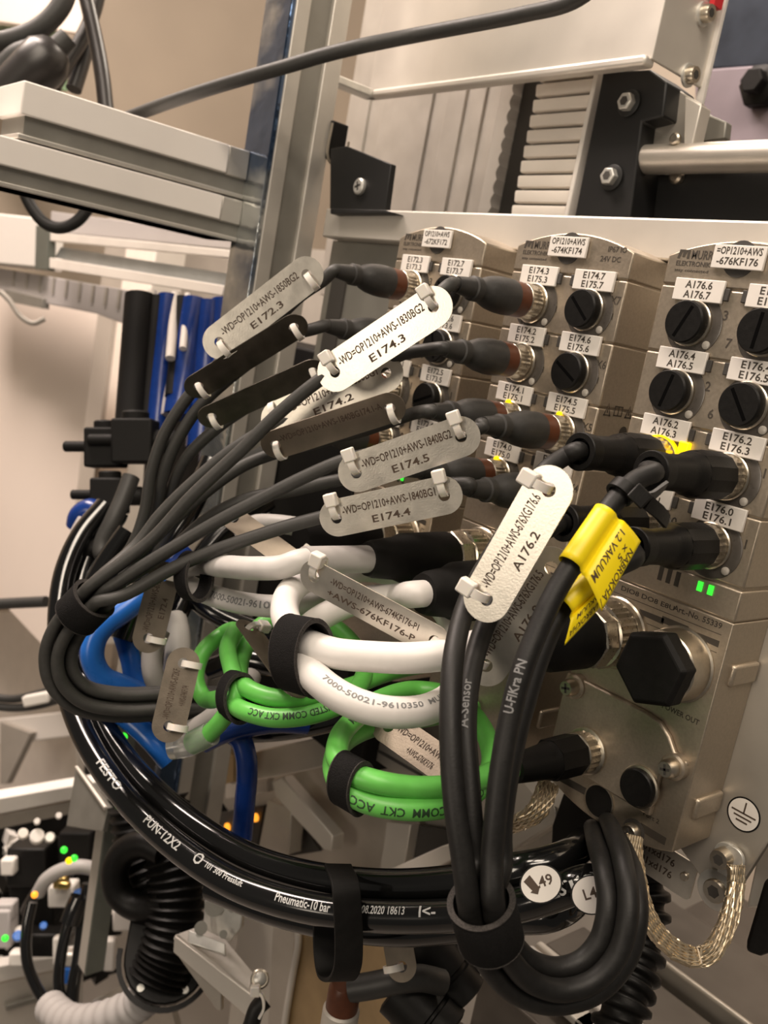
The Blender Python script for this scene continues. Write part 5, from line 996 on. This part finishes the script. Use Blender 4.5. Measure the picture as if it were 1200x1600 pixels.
for (px, py, d, s, lab, rx) in ((845, 1381, 301, 'L49', 'round white L49 sticker on the hose beside the front strap', 6.6), (925, 1398, 296, 'L47', 'round white L47 sticker cut off by the black cable loop', 6.4)):
    c = D(px, py, d); n = nrm(CAM - c); u = nrm(np.cross(EZ, n)); v = np.cross(n, u); u, v = u * math.cos(0.6) + v * math.sin(0.6), v * math.cos(0.6) - u * math.sin(0.6)
    st = thing('hose_sticker', lab, 'sticker', c)
    mk = MB(); mk.prism([(rx * 1.08 * math.cos(a), 6.2 * 0.97 * math.sin(a)) for a in np.linspace(0, 2 * math.pi, 37)[:-1]], c, u, v, n, 0.3); build('sticker_rim', mk, M['black'], st, smooth=0)
    mk = MB(); mk.prism([(rx * math.cos(a), 5.6 * math.sin(a)) for a in np.linspace(0, 2 * math.pi, 37)[:-1]], c + n * 0.15, u, v, n, 0.25); build('sticker_face', mk, M['label'], st, smooth=0)
    tb = MB(); text_flat(tb, s, c + n * 0.45 - v * 1.2 + u * 0.8, u, v, 3.4, 6.8)
    if s == 'L49': tb.prism([(-5.2, 2.2), (-2.6, 3.6), (-1.0, -0.5), (-0.2, -0.2), (-2.0, -2.8), (-4.2, -1.6), (-3.4, -1.2)], c + n * 0.44, u, v, n, 0.05)
    build('lettering', tb, M['ink'], st, smooth=0)

# straps -----------------------------------------------------------------------------------
def strap(label, c, ax, w, ru, rv, up=None, th=1.6, group='black hook and loop straps'):
    c = np.asarray(c, float); ax = nrm(ax); t = thing('cable_strap', label, 'strap', c, group)
    mk = MB().lathe([(-w / 2, ru - th), (-w / 2, ru - 0.3), (-w / 2 + 0.5, ru), (w / 2 - 0.5, ru), (w / 2, ru - 0.3), (w / 2, ru - th), (0, ru - th - 0.1)], c, ax, 36, 1, rv / ru, up, closed=True)
    build('strap_band', mk, M['velcro'], t, smooth=50)
    for e in (-1, 1):
        rim = MB().lathe([(e * w / 2 - 0.25, ru - th), (e * w / 2 - 0.25, ru + 0.15), (e * w / 2 + 0.25, ru), (e * w / 2 + 0.25, ru - th)], c, ax, 36, 1, rv / ru, up, closed=True)
        build('strap_edge', rim, M['velcro_rim'], t, smooth=50)
    return t
a = D(751, 1405, 253); b = D(768, 1470, 261)
strap('black fuzzy strap around the front bundle of black cables', (a + b) / 2, b - a, 16, 9.6, 9.6)
a = D(150, 932, 388); b = D(116, 966, 393)
strap('black fuzzy strap gathering the grey sensor cables at far left', (a + b) / 2, b - a, 13, 10.2, 10.2)
a = D(497, 1030, 303); b = D(447, 1018, 318)
strap('large black ribbed strap around the white coiled power cable', (a + b) / 2, b - a, 16, 13.5, 8.4, up=RC.T @ V(1, 0, 0))
a = D(570, 1236, 288); b = D(528, 1212, 296)
strap('black strap around the lower green coil', (a + b) / 2, b - a, 9, 9.8, 6.5, up=RC.T @ V(1, 0, 0))
a = D(388, 1096, 360); b = D(352, 1082, 378)
strap('black strap around the upper green coil', (a + b) / 2, b - a, 8, 10.5, 7.5, up=RC.T @ V(1, 0, 0))
a = D(318, 903, 374); b = D(288, 898, 388)
strap('black strap around the rear pale power cable', (a + b) / 2, b - a, 11, 10.5, 6.6, up=RC.T @ V(1, 0, 0))

# ================================================================== CABLE TAGS, TIES, FLAGS
TG = 'stamped steel cable tags'
def tie(root, hole, x, y, n, side, reach=5.5, head=True, hs=1.0):
    """natural nylon tie: band through the tag hole, over the tag edge and around the cable behind it"""
    e = y * side; c = hole + e * (reach * 0.5 + 0.9); A = reach * 0.72; B = 3.6
    path = []
    for k in range(29):
        a = 2 * math.pi * k / 28
        path.append(c + e * A * math.cos(a) + n * (B * math.sin(a) - 1.4))
    b = build('cable_tie', MB().strap(path, x, 2.7, 0.9), M['tie'], root, smooth=50)
    if head:
        p = c + e * (A * 0.85) + n * 1.2
        build('tie_head', MB().obox(p, x * 2.0 * hs, e * 2.2 * hs, n * 1.7 * hs), M['tie'], b, bevel=0.6)
def cable_tag(label, p0, p1, width, twist=0.0, lines=(), mat='steel', ties=((0, 1), (1, 1)), bend=0.0, name='cable_tag', tw=None, reach=5.5, heads=(1, 1), hs=1.2, aim=None):
    p0, p1 = D(*p0), D(*p1); mid = (p0 + p1) / 2; x = nrm(p1 - p0); L = np.linalg.norm(p1 - p0)
    n = nrm(CAM - mid); n = nrm(n - x * np.dot(n, x)); y = np.cross(n, x)
    if aim is None: n, y = n * math.cos(twist) + y * math.sin(twist), y * math.cos(twist) - n * math.sin(twist)
    if aim is not None:                                       # turn the tag to mirror the lamp added behind the camera
        h = nrm(nrm(CAM - mid) + nrm(np.array(aim) - mid)); h = nrm(h - x * np.dot(h, x)); n = nrm(n * (1 - twist) + h * twist); y = np.cross(n, x)
    T = thing('cable_tag', label, 'cable tag', mid, TG); R = width / 2; hx = L / 2 - R * 0.95; hr = 2.2
    cv = lambda a: -bend * (a / (L / 2)) ** 2
    vs, fs = [], []
    def add(a, b): vs.append(mid + x * a + y * b + n * cv(a)); return len(vs) - 1
    K = 32; ends = []
    for s in (-1, 1):
        inn, out = [], []
        for k in range(K):
            a = 2 * math.pi * k / K; ca, sa = math.cos(a), math.sin(a)
            inn.append(add(s * (hx + hr * ca), hr * sa))
            if ca >= -1e-9: out.append(add(s * (L / 2 - R + R * ca), R * sa))
            else:
                q = R / max(abs(ca), abs(sa)); out.append(add(s * (L / 2 - R + q * ca), q * sa))
        for k in range(K):
            f = (inn[k], out[k], out[(k + 1) % K], inn[(k + 1) % K]); fs.append(f if s > 0 else f[::-1])
    xs = np.linspace(-(L / 2 - 2 * R), L / 2 - 2 * R, 9); rows = [(add(a, -R), add(a, R)) for a in xs]
    for (a, b), (c, d) in zip(rows, rows[1:]): fs.append((a, c, d, b))
    mk = MB(); mk.add(vs, fs); pl = build('tag_plate', mk, M[mat], T, smooth=0)
    so = pl.modifiers.new('thickness', 'SOLIDIFY'); so.thickness = 0.5 * MM; so.offset = -1
    if lines:
        for i, s in enumerate(lines):
            tb = MB(); tvs, tfs = text2d(s); e = tvs.max(0)
            wl = (L - 2.62 * R) * (0.98 if i == 0 else 0.40) if tw is None else tw[i]
            h = width * (0.22 if i == 0 else 0.20); cy = width * (0.15 if i == 0 else -0.22)
            out = [mid + x * (px * wl / e[0] - wl / 2) + y * (cy + (py - e[1] / 2) * h / e[1]) + n * (0.06 + cv(px * wl / e[0] - wl / 2)) for px, py in tvs]
            tb.add(out, tfs); build('stamped_lettering', tb, M['ink'], pl, smooth=0)
    for k, sd in ties:
        s = -1 if k == 0 else 1
        tie(T, mid + x * s * hx + n * cv(hx), x, y, n, sd, reach, heads[k], hs)
    return T
LAMP = (-50, -1500, 50)  # where the added lamp behind the camera stands (mm)
cable_tag('bright steel tag stamped E174.3 above the middle cables', (500, 597, 364), (703, 462, 342), 16.0, 0.93, ('-WD=OP1210+AWS-1830BG2', 'E174.3'), ties=((0, 1), (1, 1)), reach=5.0, aim=LAMP)
cable_tag('steel tag stamped E172.3, highest at left', (322, 550, 405), (500, 412, 395), 15.8, 0.2, ('-WD=OP1210+AWS-1850BG2', 'E172.3'), ties=((0, -1), (1, -1)), heads=(0, 0))
cable_tag('dark unreadable tag just below the E172.3 tag', (292, 615, 412), (478, 500, 402), 13.5, -0.55, (), 'steel_shaded', ((0, -1), (1, -1)), heads=(0, 0))
cable_tag('second dark unreadable tag, below the first dark one', (312, 660, 410), (508, 572, 398), 13.0, -0.6, (), 'steel_shaded', ((0, -1), (1, -1)), heads=(0, 0))
cable_tag('steel tag stamped E174.2, partly covered by the bright E174.3 tag', (410, 665, 392), (628, 572, 372), 15.5, 0.1, ('-WD=OP1210+AWS-1830BG1', 'E174.2'), ties=((0, 1),), heads=(0, 0))
cable_tag('dark tag ending in 174.1-A, above the E174.5 tag', (410, 702, 384), (632, 630, 362), 13.5, -0.42, ('-WD=OP1210+AWS-1840BG174.1-A',), 'steel_dull', ((0, -1), (1, -1)), heads=(0, 0))
cable_tag('steel tag stamped E174.5', (530, 748, 350), (749, 672, 334), 15.2, -0.03, ('-WD=OP1210+AWS-1840BG2', 'E174.5'), reach=5.8)
cable_tag('steel tag stamped E174.4, just below the E174.5 tag', (500, 815, 352), (722, 768, 335), 14.6, -0.10, ('-WD=OP1210+AWS-1840BG1', 'E174.4'), reach=5.8)
cable_tag('largest bright white looking tag stamped A176.2, front and centre', (742, 966, 276), (876, 732, 262), 15.0, 0.9, ('-WD=OP1210+AWS-676XG176.6', 'A176.2'), ties=((0, 1), (1, 1)), reach=5.2, aim=LAMP)
cable_tag('steel tag stamped A176.0, half hidden behind the bright A176.2 tag', (742, 1066, 300), (880, 860, 288), 14.5, 0.0, ('-WD=OP1210+AWS-676XG176.5', 'A176.0'), ties=((0, 1),), heads=(1, 0))
cable_tag('slanting steel tag with two long lines, tied to the white coil', (470, 890, 322), (702, 1015, 300), 12.0, -0.5, ('-WD=OP1210+AWS-674KF176-P1', '+AWS-676KF176-P'), ties=((0, 1), (1, -1)), tw=(36, 36), hs=1.2)
cable_tag('brown dull tag behind the lowest sensor cable, running towards the rear coil', (352, 800, 410), (478, 892, 398), 11, 0.3, (), 'steel_dull', ((1, 1),), heads=(0, 1))
cable_tag('brown dull tag hanging upright left of the coils, upper of two', (226, 1020, 398), (262, 878, 402), 13.6, 0.0, ('-WD=OP1210+AWS-672', 'E172.4'), 'steel_dull', ((0, -1), (1, -1)), heads=(0, 0))
cable_tag('brown dull tag hanging upright left of the green coil, lower of two', (258, 1160, 372), (292, 1012, 380), 13.8, -0.05, ('-WD=OP1210+AWS-672KF', '+AWS-674KF174'), 'steel_dull', ((0, -1), (1, -1)), heads=(0, 0))
cable_tag('narrow dark tag seen almost edge on behind the large black strap', (380, 968, 385), (470, 1090, 350), 12, 0.95, (), 'steel_dull', ((0, 1), (1, 1)), heads=(1, 0))
cable_tag('brown dull tag between the white cable and the lower green coil', (588, 1122, 345), (745, 1232, 320), 13, 0.25, ('-WD=OP1210+AWS-676KF', '+AWS-676KF176'), 'steel_dull', ((1, -1),), heads=(0, 1))
cable_tag('dull steel tag hanging vertically at the bottom, left of the front strap', (632, 1535, 380), (612, 1420, 390), 12.5, 0.1, (), 'steel_dull', ((0, 1),), heads=(0, 0))

def flag(label, p0, p1, pe0, pe1, r, words, tail):
    """yellow adhesive flag: wrapped round the cable from p0 to p1, free edge pe0-pe1"""
    a, b, c, d = D(*p0), D(*p1), D(*pe0), D(*pe1); t = thing('flag_label', label, 'label', (a + b) / 2, 'yellow flag labels on the black cables')
    n = nrm(CAM - (a + b) / 2); ax = nrm(b - a); e = nrm(np.cross(n, ax));
    if np.dot(e, c - a) < 0: e = -e
    n = nrm(n - ax * np.dot(n, ax)); mk = MB(); rows = []; U, Vn = 10, 14
    prof = []                                                # wrap (back to front) and then the flat flap
    for k in range(15): ang = math.radians(200 - k * 16); prof.append((math.sin(ang - math.pi / 2), math.cos(ang - math.pi / 2)))
    vs = []; fs = []
    L = np.linalg.norm(b - a)
    for i in range(U + 1):
        s = i / U; p = a + (b - a) * s
        row = [p + (-e * math.cos(math.radians(-60 + k * 13)) + n * math.sin(math.radians(-60 + k * 13))) * (r + 0.25) for k in range(16)]
        st = row[-1]; en = c + (d - c) * s
        for k in range(1, Vn + 1):
            f = k / Vn; row.append(st * (1 - f) + en * f + n * (math.sin(f * math.pi) * 0.9 - (1.6 * math.sin(min(1, f * 4) * math.pi) if f < 0.25 else 0)))
        vs += row
    W = len(vs) // (U + 1)
    for i in range(U):
        for k in range(W - 1): fs.append((i * W + k, i * W + k + 1, (i + 1) * W + k + 1, (i + 1) * W + k))
    mk.add(vs, fs); sh = build('label_sheet', mk, M['yellow'], t, smooth=60); so = sh.modifiers.new('thickness', 'SOLIDIFY'); so.thickness = 0.25 * MM; so.offset = 0
    tb = MB(); fa = (a + b) / 2
    for (s, u0, v0, u1, h) in words:                          # along the flap: u from p0 end (0) to p1 end (1), v outwards (0..1)
        tv, tf = text2d(s); ex = tv.max(0)
        def P(u, v):
            p = (a + (b - a) * u) + n * 0.0; st = p + (-e * math.cos(math.radians(135)) + n * math.sin(math.radians(135))) * (r + 0.25); en = c + (d - c) * u
            return st * (1 - v) + en * v + n * (math.sin(v * math.pi) * 0.9 + 0.2)
        tb.add([P(u0 + (u1 - u0) * x / ex[0], v0 - h + h * (y / ex[1])) for x, y in tv], tf)
    build('handwriting', tb, M['marker'], t, smooth=0)
    return t
flag('large yellow flag label handwritten VAKUUM on the black cable', (947, 800, 271.5), (891, 882, 265.5), (1001, 846, 268), (940, 955, 262), 3.5,
     (('1.2 VAKUUM', 0.12, 0.52, 0.92, 0.2), ('x 5', 0.20, 0.80, 0.42, 0.15), ('NABROKHA /', 0.18, 0.98, 0.98, 0.16)), 0)
flag('smaller yellow flag label folded below the large one', (928, 905, 274), (880, 948, 270), (948, 938, 271), (882, 1008, 266), 3.5,
     (('VAKUUM', 0.1, 0.50, 0.8, 0.2), ('NABROKHA', 0.15, 0.9, 0.95, 0.24)), 0)
# black nylon tie with a loose tail on the E176.2 cable
t = thing('black_cable_tie', 'black cable tie with pointed tail above the yellow flag', 'cable tie', D(975, 768, 273), None)
c = D(972, 768, 275); ax = nrm(D(955, 790, 274) - D(988, 756, 277)); u = nrm(np.cross(ax, CAM - c)); v = np.cross(ax, u)
build('tie_band', MB().strap([c + u * 4.0 * math.cos(k * 2 * math.pi / 28) + v * 4.0 * math.sin(k * 2 * math.pi / 28) for k in range(29)], ax, 3.6, 1.1), M['black'], t, smooth=50)
h = D(1000, 775, 270); build('tie_head', MB().obox(h, ax * 3, nrm(D(1010, 785, 270) - h) * 3.0, nrm(CAM - h) * 2.2), M['black'], t, bevel=0.5)
build('tie_tail', MB().strap(pts((1003, 782, 270), (1020, 775, 272), (1040, 758, 276)), ax, 3.4, 1.0), M['mould'], t)
build('tie_tail', MB().strap(pts((1012, 785, 270), (1030, 800, 274), (1042, 815, 279)), ax * 0.6 + EZ, 4.4, 1.2), M['black'], t)

# braided copper earth strap ---------------------------------------------------------------
t = thing('earth_braid', 'flat braided copper earth strap looping below the nearest box', 'earth strap', D(1080, 1480, 320))
P = pts((990, 1306, 330), (990, 1335, 327), (996, 1375, 322), (1006, 1418, 318), (1022, 1450, 316), (1050, 1480, 315), (1082, 1495, 316), (1108, 1490, 319), (1128, 1462, 324), (1142, 1425, 330), (1150, 1385, 335), (1150, 1352, 337))
path = spline(P, 8)
Wd = [nrm(RC.T @ V(1, 0.15, 0.4))] * len(path)
core = MB().strap(path, Wd, 7.0, 1.3); body = build('braid_core', core, M['copper'], t, smooth=40)
T_, _, _ = frames(path); wires = MB(); rnd = random.Random(3)
for sgn in (1, -1):
    for q in range(12):
        line = []
        for k in range(len(path)):
            ph = (q / 12 + sgn * k / 70.0) % 1.0; tri = 1 - abs(2 * ph - 1) * 2
            Wv = nrm(Wd[k] - T_[k] * np.dot(Wd[k], T_[k])); Nv = nrm(np.cross(T_[k], Wv))
            line.append(path[k] + Wv * tri * 3.3 + Nv * 0.95 * (1 if ph < 0.5 else -1))
        wires.tube(line, 0.42, 5)
o = build('braid_wires', wires, M['copper'], t, smooth=60); o['kind'] = 'stuff'
lug = MB(); c = onY(1147, 1340, 25); lug.prism([(4.5 * math.cos(a), 4.5 * math.sin(a) + (0 if math.sin(a) > -0.3 else 0)) for a in np.linspace(0, math.pi, 13)] + [(-4.2, -8), (4.2, -8)], c, EX, EZ, -EY, 1.6)
build('braid_lug', lug, M['zinc'], t, bevel=0.3)
t = thing('earth_braid', 'short braided copper strap hanging under the left edge of the nearest box', 'earth strap', D(845, 1240, 360))
path = spline(pts((858, 1222, 364), (850, 1245, 360), (838, 1268, 358), (815, 1284, 362), (790, 1292, 372), (760, 1292, 385)), 8)
build('braid_core', MB().strap(path, nrm(RC.T @ V(1, 0.4, 0.2)), 8.5, 1.6), M['copper'], t, smooth=40)
T_, _, _ = frames(path); wires = MB(); Wd = nrm(RC.T @ V(1, 0.4, 0.2))
for sgn in (1, -1):
    for q in range(9):
        line = []
        for k in range(len(path)):
            ph = (q / 9 + sgn * k / 50.0) % 1.0; tri = 1 - abs(2 * ph - 1) * 2
            Wv = nrm(Wd - T_[k] * np.dot(Wd, T_[k])); Nv = nrm(np.cross(T_[k], Wv))
            line.append(path[k] + Wv * tri * 4.2 + Nv * 1.1 * (1 if ph < 0.5 else -1))
        wires.tube(line, 0.42, 5)
o = build('braid_wires', wires, M['copper'], t, smooth=60); o['kind'] = 'stuff'
